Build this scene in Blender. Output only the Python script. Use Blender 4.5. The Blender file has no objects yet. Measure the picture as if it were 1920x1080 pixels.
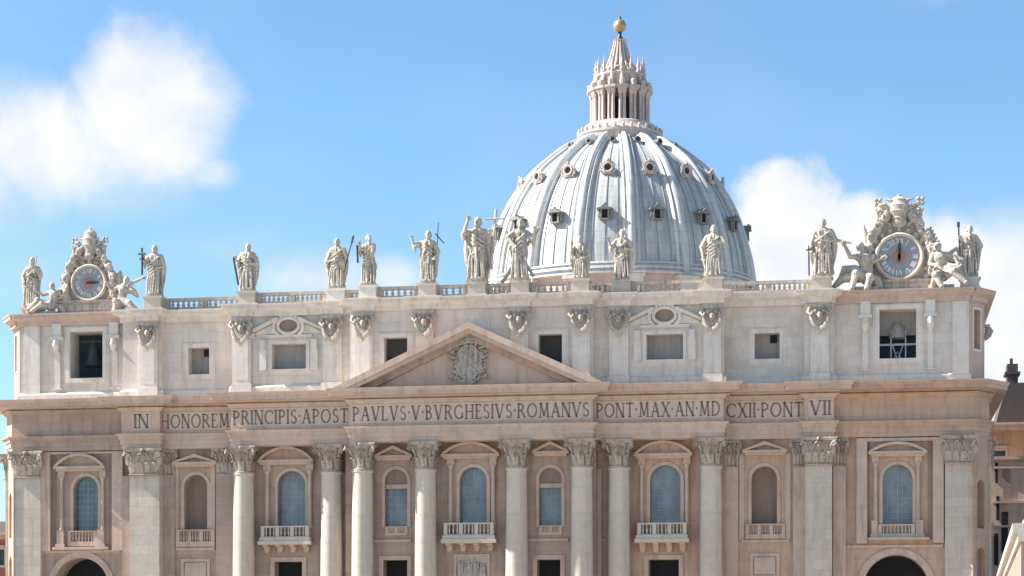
import bpy, math, random
from mathutils import Vector, Matrix, noise
C = bpy.context; SC = C.scene; PI = math.pi; R = math.radians
random.seed(7)
# ------------------------------------------------------------ camera, sky, sun
CX, CD, CH, YAW, F = 44.65, 250.0, 4.0, 0.175, 4102.0     # metres, radians, focal length in px of a 1920 wide picture
PU, PV = 900.0, 1231.0
sY, cY = math.sin(YAW), math.cos(YAW)
cam = bpy.data.cameras.new('camera'); cam.sensor_width = 36; cam.lens = F/1920*36
cam.shift_x = (960-PU)/1920; cam.shift_y = (PV-540)/1920; cam.clip_end = 6000; cam.clip_start = 1
co = bpy.data.objects.new('camera', cam); SC.collection.objects.link(co)
co.location = (CX, -CD, CH); co.rotation_euler = (PI/2, 0, YAW); SC.camera = co
SUN_AZ, SUN_EL = R(-84.0), R(41)          # azimuth measured from the viewer's side (-y) towards +x
sd = Vector((math.sin(SUN_AZ)*math.cos(SUN_EL), -math.cos(SUN_AZ)*math.cos(SUN_EL), math.sin(SUN_EL)))
sun = bpy.data.lights.new('sun', 'SUN'); sun.energy = 5.0; sun.angle = R(0.5); sun.color = (1, .95, .87)
so = bpy.data.objects.new('sun', sun); SC.collection.objects.link(so)
so.rotation_euler = sd.to_track_quat('Z', 'Y').to_euler()
SC.view_settings.view_transform = 'Standard'; SC.view_settings.look = 'None'
SC.view_settings.gamma = 1; SC.view_settings.exposure = 1.34
SC.cycles.max_bounces = 6

def pxdir(u, v):
    a, b = (u-PU)/F, (PV-v)/F
    return Vector((cY*a - sY, sY*a + cY, b)).normalized()

def make_world():
    w = bpy.data.worlds.new('World'); SC.world = w; w.use_nodes = True
    nt = w.node_tree; N = nt.nodes; L = nt.links; N.clear()
    def n(t, **k):
        x = N.new(t)
        for a, b in k.items(): setattr(x, a, b)
        return x
    def m(op, a, b=None, c=None, clamp=False):
        x = n('ShaderNodeMath', operation=op, use_clamp=clamp)
        for i, s in enumerate((a, b, c)):
            if s is None: continue
            if isinstance(s, (int, float)): x.inputs[i].default_value = s
            else: L.new(s, x.inputs[i])
        return x.outputs[0]
    out = n('ShaderNodeOutputWorld'); bg = n('ShaderNodeBackground'); L.new(bg.outputs[0], out.inputs[0])
    bg.inputs[1].default_value = 0.0705
    sky = n('ShaderNodeTexSky', sky_type='NISHITA'); sky.sun_disc = False
    sky.sun_elevation = SUN_EL; sky.sun_rotation = math.atan2(sd.x, sd.y); sky.air_density = 1.0; sky.dust_density = 0.3; sky.ozone_density = 1.5
    tint = n('ShaderNodeMix', data_type='RGBA', blend_type='MULTIPLY'); tint.inputs[0].default_value = 1
    L.new(sky.outputs[0], tint.inputs[6]); tint.inputs[7].default_value = SKYTINT
    tc = n('ShaderNodeTexCoord'); sep = n('ShaderNodeSeparateXYZ'); L.new(tc.outputs['Generated'], sep.inputs[0])
    x, y, z = sep.outputs
    az = m('ARCTAN2', x, y); el = m('ARCTAN2', z, m('SQRT', m('ADD', m('MULTIPLY', x, x), m('MULTIPLY', y, y))))
    nz = n('ShaderNodeTexNoise'); nz.inputs['Scale'].default_value = 13; nz.inputs['Detail'].default_value = 10; nz.inputs['Roughness'].default_value = .56; nz.inputs['Distortion'].default_value = .35
    L.new(tc.outputs['Generated'], nz.inputs['Vector'])
    nz2 = n('ShaderNodeTexNoise'); nz2.inputs['Scale'].default_value = 7; nz2.inputs['Detail'].default_value = 3
    L.new(tc.outputs['Generated'], nz2.inputs['Vector'])
    wob = m('MULTIPLY', m('SUBTRACT', nz.outputs[0], .5), 1.75)
    # banks of cumulus (azimuth, elevation) and thin wisps
    lobes = CLOUDS
    dens = None
    for (u, v, ru, rv, s, k) in lobes:
        d = pxdir(u, v); a0 = math.atan2(d.x, d.y); e0 = math.asin(d.z)
        d1 = pxdir(u+ru, v); ra = abs(math.atan2(d1.x, d1.y)-a0); re = abs(math.asin(pxdir(u, v-rv).z)-e0)
        da = m('DIVIDE', m('SUBTRACT', az, a0), ra); de = m('DIVIDE', m('SUBTRACT', el, e0), re)
        r = m('SQRT', m('ADD', m('MULTIPLY', da, da), m('MULTIPLY', de, de)))
        f = m('ADD', m('SUBTRACT', 1.0, r), wob)
        f = m('MULTIPLY', m('MULTIPLY', f, k, clamp=True), s)
        dens = f if dens is None else m('MAXIMUM', dens, f)
    sm = n('ShaderNodeMapRange', interpolation_type='SMOOTHSTEP'); L.new(dens, sm.inputs[0])
    # faint high haze over the sky
    hz = m('MULTIPLY', m('SUBTRACT', nz2.outputs[0], .45), .35, clamp=True)
    fac = m('MAXIMUM', sm.outputs[0], hz)
    shd = n('ShaderNodeTexNoise'); shd.inputs['Scale'].default_value = 22; shd.inputs['Detail'].default_value = 6
    vadd = n('ShaderNodeVectorMath', operation='ADD'); L.new(tc.outputs['Generated'], vadd.inputs[0]); vadd.inputs[1].default_value = (.3, .1, .02); L.new(vadd.outputs[0], shd.inputs['Vector'])
    mr = n('ShaderNodeMapRange'); mr.inputs[1].default_value = .36; mr.inputs[2].default_value = .56; L.new(shd.outputs[0], mr.inputs[0])
    cc = n('ShaderNodeMix', data_type='RGBA'); L.new(mr.outputs[0], cc.inputs[0])
    cc.inputs[6].default_value = (4.7, 5.0, 5.5, 1); cc.inputs[7].default_value = (5.65, 5.7, 5.8, 1)
    mx = n('ShaderNodeMix', data_type='RGBA'); L.new(fac, mx.inputs[0]); L.new(tint.outputs[2], mx.inputs[6]); L.new(cc.outputs[2], mx.inputs[7])
    L.new(mx.outputs[2], bg.inputs[0])
SKYTINT = (.77, .98, 1.1, 1)
CLOUDS = [(250, 190, 195, 195, 1.0, 1.6), (85, 265, 270, 195, 1.0, 1.45), (-30, 330, 220, 160, .8, 1.1), (320, 230, 95, 150, .85, 1.3), (180, 370, 260, 90, .5, .9), (30, 420, 260, 130, .4, .8),
          (385, 320, 70, 45, .55, 1.2), (1478, 425, 140, 165, 1.0, 3.0), (1570, 470, 210, 130, 1.0, 2.8), (1420, 520, 190, 180, 1, 2.6), (1860, 640, 330, 240, .9, 1.6), (1620, 600, 260, 200, .95, 2.0),
          (1720, 520, 190, 130, .95, 1.8), (600, 525, 170, 75, .65, 1.1), (740, 520, 110, 60, .6, 1.1), (60, 520, 240, 130, .4, .8), (400, 470, 330, 90, .35, .7), (1760, -10, 120, 50, .35, 1.), (520, 300, 260, 120, .14, .8)]
make_world()

# ------------------------------------------------------------ measuring: a point of the picture on the vertical plane y = Y
def X(u, Y):
    t = (u-PU)/F
    return CX + (t*cY - sY)*(Y+CD)/(cY + t*sY)
def depth(x, Y): return -sY*(x-CX) + cY*(Y+CD)
def Z(v, Y, u=880): return CH + (PV-v)*depth(X(u, Y), Y)/F

# ------------------------------------------------------------ materials
def nodes(name):
    m = bpy.data.materials.new(name); m.use_nodes = True
    nt = m.node_tree; return m, nt, nt.nodes, nt.links, nt.nodes['Principled BSDF']
def stone(name, c1, c2, stain=(.1, .09, .08), stain_amt=.35, rough=.85, blocks=0.0, patina=None, bump=.25, streak=1.0, sc=1.0, row=1.15, bw=2.6):
    """weathered stone: two mixed tones, rain streaks, grime in patches, optional ashlar joints"""
    m, nt, N, L, b = nodes(name)
    tc = N.new('ShaderNodeTexCoord')
    def noise_(scale, det=5, vec=None, rg=.6):
        n = N.new('ShaderNodeTexNoise'); n.inputs['Scale'].default_value = scale; n.inputs['Detail'].default_value = det; n.inputs['Roughness'].default_value = rg
        L.new(vec or tc.outputs['Object'], n.inputs['Vector']); return n.outputs[0]
    def ramp(s, a, z, lo=0., hi=1.):
        r = N.new('ShaderNodeMapRange'); r.inputs[1].default_value = a; r.inputs[2].default_value = z; r.inputs[3].default_value = lo; r.inputs[4].default_value = hi
        L.new(s, r.inputs[0]); return r.outputs[0]
    def mix(f, a, b_):
        x = N.new('ShaderNodeMix'); x.data_type = 'RGBA'
        if isinstance(f, float): x.inputs[0].default_value = f
        else: L.new(f, x.inputs[0])
        for i, s in ((6, a), (7, b_)):
            if isinstance(s, tuple): x.inputs[i].default_value = (*s, 1)
            else: L.new(s, x.inputs[i])
        return x.outputs[2]
    mp = N.new('ShaderNodeMapping'); mp.inputs['Scale'].default_value = (1, 1, .12); L.new(tc.outputs['Object'], mp.inputs[0])
    col = mix(ramp(noise_(.09*sc, 4), .35, .65), c1, c2)
    col = mix(ramp(noise_(.9*sc, 8, None, .7), .35, .65, 0, .6), col, tuple(x*.74 for x in c2))
    st = ramp(noise_(1.3*sc, 7, mp.outputs[0], .65), .50, .70, 0, min(.9, stain_amt*streak*1.15))
    col = mix(st, col, stain)
    gr = ramp(noise_(.35*sc, 7, None, .7), .58, .75, 0, stain_amt*.8)
    col = mix(gr, col, stain)
    if patina: col = mix(ramp(noise_(2.2*sc, 5), .42, .62, 0, .75), col, patina)
    if blocks:
        cmb = N.new('ShaderNodeSeparateXYZ'); L.new(tc.outputs['Object'], cmb.inputs[0])
        c2_ = N.new('ShaderNodeCombineXYZ'); ad = N.new('ShaderNodeMath'); ad.operation = 'ADD'
        L.new(cmb.outputs[0], ad.inputs[0]); L.new(cmb.outputs[1], ad.inputs[1]); L.new(ad.outputs[0], c2_.inputs[0]); L.new(cmb.outputs[2], c2_.inputs[1])
        bt = N.new('ShaderNodeTexBrick'); bt.inputs['Scale'].default_value = 1; bt.inputs['Brick Width'].default_value = bw; bt.inputs['Row Height'].default_value = row
        bt.inputs['Mortar Size'].default_value = .035; bt.inputs['Mortar Smooth'].default_value = .6
        bt.inputs['Color1'].default_value = (1, 1, 1, 1); bt.inputs['Color2'].default_value = (.70, .69, .68, 1); bt.inputs['Mortar'].default_value = (.42, .40, .38, 1)
        L.new(c2_.outputs[0], bt.inputs['Vector'])
        x = N.new('ShaderNodeMix'); x.data_type = 'RGBA'; x.blend_type = 'MULTIPLY'; x.inputs[0].default_value = blocks
        L.new(col, x.inputs[6]); L.new(bt.outputs[0], x.inputs[7]); col = x.outputs[2]
    L.new(col, b.inputs['Base Color']); b.inputs['Roughness'].default_value = rough
    bp = N.new('ShaderNodeBump'); bp.inputs['Strength'].default_value = bump; bp.inputs['Distance'].default_value = .08
    L.new(noise_(3.5*sc, 8), bp.inputs['Height']); L.new(bp.outputs[0], b.inputs['Normal'])
    return m
def plain(name, c, rough=.6, metal=0., spec=.5):
    m, nt, N, L, b = nodes(name); 
    tc = N.new('ShaderNodeTexCoord'); n = N.new('ShaderNodeTexNoise'); n.inputs['Scale'].default_value = 1.7; n.inputs['Detail'].default_value = 6
    L.new(tc.outputs['Object'], n.inputs['Vector'])
    x = N.new('ShaderNodeMix'); x.data_type = 'RGBA'; L.new(n.outputs[0], x.inputs[0])
    x.inputs[6].default_value = (*[k*.75 for k in c], 1); x.inputs[7].default_value = (*[min(1, k*1.2) for k in c], 1)
    L.new(x.outputs[2], b.inputs['Base Color']); b.inputs['Roughness'].default_value = rough; b.inputs['Metallic'].default_value = metal
    b.inputs['Specular IOR Level'].default_value = spec
    return m
def lead(name, c1, c2):
    """sheet lead: standing seams, streaks running down from the top of the dome"""
    m, nt, N, L, b = nodes(name)
    tc = N.new('ShaderNodeTexCoord'); sp = N.new('ShaderNodeSeparateXYZ'); L.new(tc.outputs['Object'], sp.inputs[0])
    def mt(op, a, b_=None):
        x = N.new('ShaderNodeMath'); x.operation = op
        for i, s in enumerate((a, b_)):
            if s is None: continue
            if isinstance(s, (int, float)): x.inputs[i].default_value = s
            else: L.new(s, x.inputs[i])
        return x.outputs[0]
    az = mt('ARCTAN2', sp.outputs[0], sp.outputs[1])
    cb = N.new('ShaderNodeCombineXYZ'); L.new(mt('MULTIPLY', az, 18), cb.inputs[0]); L.new(mt('MULTIPLY', sp.outputs[2], .10), cb.inputs[1])
    n1 = N.new('ShaderNodeTexNoise'); n1.inputs['Scale'].default_value = 1.6; n1.inputs['Detail'].default_value = 6; n1.inputs['Roughness'].default_value = .65; L.new(cb.outputs[0], n1.inputs['Vector'])
    cb2 = N.new('ShaderNodeCombineXYZ'); L.new(mt('MULTIPLY', az, 26.0), cb2.inputs[0]); L.new(sp.outputs[2], cb2.inputs[1])
    bt = N.new('ShaderNodeTexBrick'); bt.offset = 0.5; bt.inputs['Scale'].default_value = 1; bt.inputs['Brick Width'].default_value = 1.275; bt.inputs['Row Height'].default_value = 2.1; bt.inputs['Mortar Size'].default_value = .05
    bt.inputs['Color1'].default_value = (1, 1, 1, 1); bt.inputs['Color2'].default_value = (.84, .84, .84, 1); bt.inputs['Mortar'].default_value = (.6, .6, .6, 1); L.new(cb2.outputs[0], bt.inputs['Vector'])
    r = N.new('ShaderNodeMapRange'); r.inputs[1].default_value = .34; r.inputs[2].default_value = .66; L.new(n1.outputs[0], r.inputs[0])
    x = N.new('ShaderNodeMix'); x.data_type = 'RGBA'; L.new(r.outputs[0], x.inputs[0]); x.inputs[6].default_value = (*c1, 1); x.inputs[7].default_value = (*c2, 1)
    y = N.new('ShaderNodeMix'); y.data_type = 'RGBA'; y.blend_type = 'MULTIPLY'; y.inputs[0].default_value = .8; L.new(x.outputs[2], y.inputs[6]); L.new(bt.outputs[0], y.inputs[7])
    L.new(y.outputs[2], b.inputs['Base Color']); b.inputs['Roughness'].default_value = .5; b.inputs['Metallic'].default_value = .0
    b.inputs['Specular IOR Level'].default_value = .7
    return m
M = {}
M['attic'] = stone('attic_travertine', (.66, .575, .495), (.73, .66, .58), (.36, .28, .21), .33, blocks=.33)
M['attic_trim'] = stone('attic_trim_travertine', (.69, .615, .54), (.76, .695, .615), (.32, .255, .20), .38, blocks=.14)
M['blush'] = stone('blush_travertine', (.56, .39, .32), (.62, .47, .39), (.26, .18, .14), .3, blocks=.2)
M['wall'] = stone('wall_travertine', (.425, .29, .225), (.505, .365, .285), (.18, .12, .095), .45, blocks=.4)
M['wallR'] = stone('warm_wall_travertine', (.51, .32, .22), (.60, .41, .295), (.26, .155, .105), .42, blocks=.36)
M['trim'] = stone('trim_travertine', (.535, .375, .285), (.615, .455, .355), (.23, .155, .115), .42, blocks=.18)
M['column'] = stone('column_travertine', (.56, .47, .38), (.64, .55, .45), (.33, .26, .20), .38, blocks=.3, streak=1.1, row=2.9, bw=60)
M['pilaster'] = stone('pilaster_travertine', (.53, .445, .36), (.60, .52, .43), (.31, .24, .185), .38, blocks=.36)
M['pale'] = stone('pale_travertine', (.53, .455, .375), (.60, .52, .43), (.32, .25, .19), .32)
M['capital'] = stone('capital_stone', (.48, .395, .315), (.57, .485, .395), (.06, .045, .03), .9, patina=(.28, .22, .165), sc=1.9)
M['frieze'] = stone('frieze_travertine', (.54, .39, .305), (.60, .46, .365), (.27, .19, .15), .36, blocks=.2)
M['statue'] = stone('statue_stone', (.54, .465, .385), (.64, .57, .48), (.08, .068, .05), .85, patina=(.32, .275, .22), sc=2.0, bump=.6)
M['carving'] = stone('carved_stone', (.52, .445, .37), (.60, .53, .45), (.12, .10, .08), .75, patina=(.33, .28, .23), sc=2.0, bump=.5)
M['relief'] = stone('crest_stone', (.40, .345, .29), (.50, .44, .38), (.08, .065, .05), .8, sc=2.4)
M['panel'] = stone('pale_panel_stone', (.57, .45, .365), (.63, .51, .42), (.32, .23, .18), .3, sc=1.4)
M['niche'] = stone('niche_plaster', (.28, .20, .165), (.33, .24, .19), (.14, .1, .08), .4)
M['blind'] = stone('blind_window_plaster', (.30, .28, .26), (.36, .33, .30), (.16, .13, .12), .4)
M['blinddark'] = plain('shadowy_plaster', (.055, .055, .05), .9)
M['dark'] = plain('unlit_interior', (.012, .013, .016), .9)
M['teal'] = plain('belfry_interior', (.025, .05, .06), .8)
M['letters'] = plain('dark_lettering', (.18, .135, .11), .75)
def glass(name, c1, c2):
    m, nt, N, L, b = nodes(name); tc = N.new('ShaderNodeTexCoord'); mp = N.new('ShaderNodeMapping'); mp.inputs['Scale'].default_value = (.8, 1, .5); L.new(tc.outputs['Object'], mp.inputs[0])
    n = N.new('ShaderNodeTexNoise'); n.inputs['Scale'].default_value = 1.0; n.inputs['Detail'].default_value = 5; L.new(mp.outputs[0], n.inputs['Vector'])
    r_ = N.new('ShaderNodeMapRange'); r_.inputs[1].default_value = .35; r_.inputs[2].default_value = .65; L.new(n.outputs[0], r_.inputs[0])
    x = N.new('ShaderNodeMix'); x.data_type = 'RGBA'; L.new(r_.outputs[0], x.inputs[0]); x.inputs[6].default_value = (*c1, 1); x.inputs[7].default_value = (*c2, 1)  # mottled tones painted into the glass colour for reflections and curtains
    L.new(x.outputs[2], b.inputs['Base Color']); b.inputs['Roughness'].default_value = .18; b.inputs['Specular IOR Level'].default_value = .8
    return m
M['glass'] = glass('blue_window_glass', (.105, .125, .155), (.19, .225, .27))
M['glassteal'] = glass('teal_window_glass', (.035, .07, .09), (.08, .14, .17))
M['muntin'] = plain('window_bars', (.30, .35, .40), .5)
M['ironwhite'] = plain('pale_painted_bars', (.42, .45, .46), .5)
M['red'] = plain('red_stucco', (.30, .10, .08), .85)
M['lead'] = lead('sheet_lead', (.33, .35, .345), (.53, .535, .515))
M['leadrib'] = lead('rib_lead', (.47, .475, .46), (.62, .615, .59))
M['seam'] = plain('dark_seam', (.29, .29, .28), .6)
M['dormer'] = stone('dormer_stone', (.17, .175, .17), (.27, .265, .25), (.07, .07, .07), .5, sc=2)
M['lantern'] = stone('lantern_stone', (.50, .41, .365), (.58, .49, .44), (.2, .16, .145), .5, sc=1.4)
M['brick'] = plain('red_lantern_wall', (.40, .16, .12), .85)
M['gold'] = plain('gilded_bronze', (.42, .31, .17), .45, .5)
M['bronze'] = plain('dark_bronze', (.05, .07, .075), .5, .6)
M['dial'] = plain('grey_dial', (.27, .28, .31), .6)
M['dialwhite'] = plain('white_numerals', (.72, .70, .66), .6)
M['dialorange'] = plain('orange_dial_boss', (.42, .19, .10), .6)
M['dialpink'] = plain('pink_dial_boss', (.42, .17, .15), .6)
M['orangewall'] = stone('orange_stucco', (.46, .25, .14), (.52, .30, .17), (.2, .12, .08), .4)
M['rooftile'] = plain('dark_roof', (.075, .06, .055), .85)
M['pave'] = stone('piazza_cobbles', (.36, .33, .29), (.42, .38, .33), (.1, .09, .08), .4)

# ------------------------------------------------------------ mesh builder
class MB:
    def __init__(s): s.v = []; s.f = []
    def add(s, vs, fs):
        o = len(s.v); s.v += [tuple(p) for p in vs]; s.f += [tuple(i+o for i in f) for f in fs]; return s
    def box(s, x0, x1, y0, y1, z0, z1):
        return s.add([(x0, y0, z0), (x1, y0, z0), (x1, y1, z0), (x0, y1, z0), (x0, y0, z1), (x1, y0, z1), (x1, y1, z1), (x0, y1, z1)],
                     [(0, 3, 2, 1), (4, 5, 6, 7), (0, 1, 5, 4), (1, 2, 6, 5), (2, 3, 7, 6), (3, 0, 4, 7)])
    def taper(s, cx, cy, z0, z1, a0, b0, a1, b1):
        return s.add([(cx-a0, cy-b0, z0), (cx+a0, cy-b0, z0), (cx+a0, cy+b0, z0), (cx-a0, cy+b0, z0), (cx-a1, cy-b1, z1), (cx+a1, cy-b1, z1), (cx+a1, cy+b1, z1), (cx-a1, cy+b1, z1)],
                     [(0, 3, 2, 1), (4, 5, 6, 7), (0, 1, 5, 4), (1, 2, 6, 5), (2, 3, 7, 6), (3, 0, 4, 7)])
    def pxz(s, poly, y0, y1):
        n = len(poly)
        s.add([(x, y0, z) for x, z in poly]+[(x, y1, z) for x, z in poly],
              [tuple(range(n)), tuple(range(2*n-1, n-1, -1))]+[(i, i+n, (i+1) % n+n, (i+1) % n) for i in range(n)]); return s
    def pxy(s, poly, z0, z1):
        n = len(poly)
        s.add([(x, y, z0) for x, y in poly]+[(x, y, z1) for x, y in poly],
              [tuple(range(n-1, -1, -1)), tuple(range(n, 2*n))]+[(i, (i+1) % n, (i+1) % n+n, i+n) for i in range(n)]); return s
    def lathe(s, prof, cx=0, cy=0, n=24, a0=0, a1=2*PI, sx=1, sy=1):
        full = abs(a1-a0-2*PI) < 1e-6; k = n if full else n+1; m = len(prof)
        vs = [(cx+r*math.sin(a0+(a1-a0)*i/n)*sx, cy-r*math.cos(a0+(a1-a0)*i/n)*sy, z) for i in range(k) for r, z in prof]
        fs = [(i*m+j, ((i+1) % k)*m+j, ((i+1) % k)*m+j+1, i*m+j+1) for i in range(n) for j in range(m-1)]
        return s.add(vs, fs)
    def tube(s, pts, rad, n=6, cap=True):
        pts = [Vector(p) for p in pts]; k = len(pts)
        if not isinstance(rad, (list, tuple)): rad = [rad]*k
        vs = []; up = None
        for i, p in enumerate(pts):
            t = (pts[min(i+1, k-1)]-pts[max(i-1, 0)]).normalized()
            if up is None: up = Vector((0, 0, 1)) if abs(t.z) < .9 else Vector((0, 1, 0))
            a = t.cross(up).normalized(); b = a.cross(t).normalized(); up = b
            vs += [p+(a*math.cos(2*PI*j/n)+b*math.sin(2*PI*j/n))*rad[i] for j in range(n)]
        fs = [(i*n+j, i*n+(j+1) % n, (i+1)*n+(j+1) % n, (i+1)*n+j) for i in range(k-1) for j in range(n)]
        if cap: fs += [tuple(range(n-1, -1, -1)), tuple((k-1)*n+j for j in range(n))]
        return s.add(vs, fs)
    def ball(s, c, r, n=10, m=7, rot=None):
        if not isinstance(r, (list, tuple)): r = (r, r, r)
        vs = []
        for j in range(m+1):
            t = PI*j/m
            for i in range(n):
                a = 2*PI*i/n; p = Vector((r[0]*math.sin(t)*math.cos(a), r[1]*math.sin(t)*math.sin(a), r[2]*math.cos(t)))
                if rot is not None: p = rot @ p
                vs.append((c[0]+p.x, c[1]+p.y, c[2]+p.z))
        return s.add(vs, [(j*n+i, (j+1)*n+i, (j+1)*n+(i+1) % n, j*n+(i+1) % n) for j in range(m) for i in range(n)])
    def mold(s, x0, x1, Yf, prof, eL=1, eR=1, yb=3, dz=0):
        """profile (projection, z) run along x; mitred outwards at an end where e = 1"""
        m = len(prof)
        vs = [(x0-p*eL, Yf-p, z+dz) for p, z in prof]+[(x1+p*eR, Yf-p, z+dz) for p, z in prof]
        vs += [(x0-p*eL, yb, z+dz) for p, z in prof]+[(x1+p*eR, yb, z+dz) for p, z in prof]
        fs = []
        for j in range(m-1):
            fs += [(j, m+j, m+j+1, j+1), (2*m+j, j, j+1, 2*m+j+1), (m+j, 3*m+j, 3*m+j+1, m+j+1)]
        fs += [(m-1, 2*m-1, 4*m-1, 3*m-1), (0, 2*m, 3*m, m)]
        return s.add(vs, fs)
    def xf(s, M4, start=0):
        for i in range(start, len(s.v)): s.v[i] = tuple(M4 @ Vector(s.v[i]))
        return s
    def mesh(s, name, mat=None, smooth=False, ang=35):
        me = bpy.data.meshes.new(name); me.from_pydata(s.v, [], s.f); me.validate(); me.update()
        import bmesh
        bm = bmesh.new(); bm.from_mesh(me); bmesh.ops.remove_doubles(bm, verts=bm.verts, dist=1e-5); bmesh.ops.recalc_face_normals(bm, faces=bm.faces); bm.to_mesh(me); bm.free()
        if mat: me.materials.append(M[mat])
        if smooth:
            me.polygons.foreach_set('use_smooth', [True]*len(me.polygons)); me.set_sharp_from_angle(angle=R(ang))
        return me
    def build(s, name, mat, parent=None, loc=None, smooth=False, label=None):
        return link(name, s.mesh(name, mat, smooth), parent, loc, label)
def link(name, me, parent=None, loc=None, label=None):
    o = bpy.data.objects.new(name, me); SC.collection.objects.link(o)
    if parent: o.parent = parent
    if loc: o.location = loc
    if label: o['label'] = label
    return o
def thing(name, label, cat, loc=(0, 0, 0), group=None, kind=None):
    o = bpy.data.objects.new(name, None); SC.collection.objects.link(o); o.location = loc; return tag(o, label, cat, group, kind)
def tag(o, label, cat, group=None, kind=None):
    if label: o['label'] = label
    if cat: o['category'] = cat
    if group: o['group'] = group
    if kind: o['kind'] = kind
    return o
def arcpts(cx, cz, rx, rz, a0, a1, n):
    return [(cx+rx*math.cos(a0+(a1-a0)*i/n), cz+rz*math.sin(a0+(a1-a0)*i/n)) for i in range(n+1)]
def wall(mb, x0, x1, z0, z1, Y, ops, yb=6.0):
    """a wall front at y = Y pierced by openings, with its reveals; op = (xa, xb, za, zb, arched, depth)"""
    xs = {x0, x1}
    for xa, xb, za, zb, ar, d in ops:
        xs |= {xa, xb}
        if ar: xs |= {(xa+xb)/2-(xb-xa)/2*math.cos(PI*i/14) for i in range(15)}
    xs = sorted(x for x in xs if x0-1e-6 <= x <= x1+1e-6)
    def top(op, x):
        xa, xb, za, zb, ar, d = op
        if not ar: return zb
        r = (xb-xa)/2; return zb-r+math.sqrt(max(0, r*r-(x-(xa+xb)/2)**2))
    for a, b in zip(xs[:-1], xs[1:]):
        if b-a < 1e-6: continue
        mid = (a+b)/2; cur = sorted([o for o in ops if o[0] < mid < o[1]], key=lambda o: o[2])
        lo = (z0, z0)
        for o in cur:
            if o[2] > lo[0]+1e-6: mb.add([(a, Y, lo[0]), (b, Y, lo[1]), (b, Y, o[2]), (a, Y, o[2])], [(0, 1, 2, 3)])
            lo = (top(o, a), top(o, b))
            mb.add([(a, Y, lo[0]), (b, Y, lo[1]), (b, Y+o[5], lo[1]), (a, Y+o[5], lo[0])], [(0, 3, 2, 1)])
        mb.add([(a, Y, lo[0]), (b, Y, lo[1]), (b, Y, z1), (a, Y, z1)], [(0, 1, 2, 3)])
    for o in ops:
        xa, xb, za, zb, ar, d = o; zt = zb-(xb-xa)/2 if ar else zb
        mb.add([(xa, Y, za), (xa, Y+d, za), (xa, Y+d, zt), (xa, Y, zt)], [(0, 1, 2, 3)])
        mb.add([(xb, Y, za), (xb, Y+d, za), (xb, Y+d, zt), (xb, Y, zt)], [(0, 3, 2, 1)])
        if za > z0+1e-6: mb.add([(xa, Y, za), (xb, Y, za), (xb, Y+d, za), (xa, Y+d, za)], [(0, 1, 2, 3)])
    mb.add([(x0, Y, z0), (x0, yb, z0), (x0, yb, z1), (x0, Y, z1)], [(0, 1, 2, 3)])
    mb.add([(x1, Y, z0), (x1, yb, z0), (x1, yb, z1), (x1, Y, z1)], [(0, 3, 2, 1)])
def plate(x0, x1, z0, z1, Y, ar, t=.1):
    mb = MB()
    if ar:
        r = (x1-x0)/2; mb.pxz([(x0, z0), (x1, z0)]+arcpts((x0+x1)/2, z1-r, r, r, 0, PI, 14), Y, Y+t)
    else: mb.box(x0, x1, Y, Y+t, z0, z1)
    return mb
# ------------------------------------------------------------ setting: ground
g = MB(); g.box(-3000, 3000, -3000, 3000, -.5, 0); gr = g.build('piazza_ground', 'pave'); gr['kind'] = 'structure'
st = MB()
for i in range(6): st.box(-75, 75, -14+i*.9, 3, .0, .17*(i+1)+.001*i)
st.build('parvis_steps', 'pave')['kind'] = 'structure'

# ------------------------------------------------------------ the basilica
B = thing('basilica', 'huge domed basilica with columned travertine facade, inscription and ribbed grey dome', 'church')
zAb, zAt, zFt = Z(826, -4), Z(797, -4), Z(748, -4)
zSof, zLip = Z(736.5, -6.2), Z(722, -6.4)
zC0, zC1, zC2 = Z(579, -4), Z(562, -5.1), Z(553, -5.2)
zRail = Z(531, -4.0); zSh = Z(878, -4)
XL, XR = X(22, 0), X(1828, 0); AXL, AXR = X(36, .4), X(1818, .4)
segs = [('E', 0, 22, 228), ('P', -1, 228, 300), ('N', 0, 300, 433), ('F', -2.5, 433, 655), ('C', -4, 655, 1111), ('F', -2.5, 1111, 1357), ('N', 0, 1357, 1508), ('P', -1, 1508, 1564), ('E', 0, 1564, 1828)]
def spans(xl, xr, off=0):
    out = []
    for i, (k, S, a, b) in enumerate(segs):
        lf = i > 0 and segs[i-1][1] < S; rf = i < len(segs)-1 and segs[i+1][1] < S
        x0 = xl if i == 0 else (X(a, segs[i-1][1])+.4 if lf else X(a, S)); x1 = xr if i == len(segs)-1 else (X(b, segs[i+1][1]) if rf else X(b, S))
        if lf: x0 -= .8
        if rf: x1 += .4
        out.append((k, S, x0, x1, 0 if lf else 1, 0 if rf else 1, i))
    return out
CHX, CHY = 1.7, 2.6; CA = math.atan2(CHY, CHX); CLEN = math.hypot(CHX, CHY); E1, E2 = math.tan(CA/2), math.tan((PI/2-CA)/2)
def flanks(xl, xr, y0=0., back=32.):
    """the chamfered corner and the long side at each end: origin, angle, length, mitres"""
    return [((xr, y0), CA, CLEN, E1, E2), ((xr+CHX, y0+CHY), PI/2, back, E2, 0),
            ((xl-CHX, y0+CHY), -CA, CLEN, E2, E1), ((xl-CHX, y0+CHY+back), -PI/2, back, 0, E2)]
def placed(mb, o, a): return mb.xf(Matrix.Translation((o[0], o[1], 0)) @ Matrix.Rotation(a, 4, 'Z'))
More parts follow.
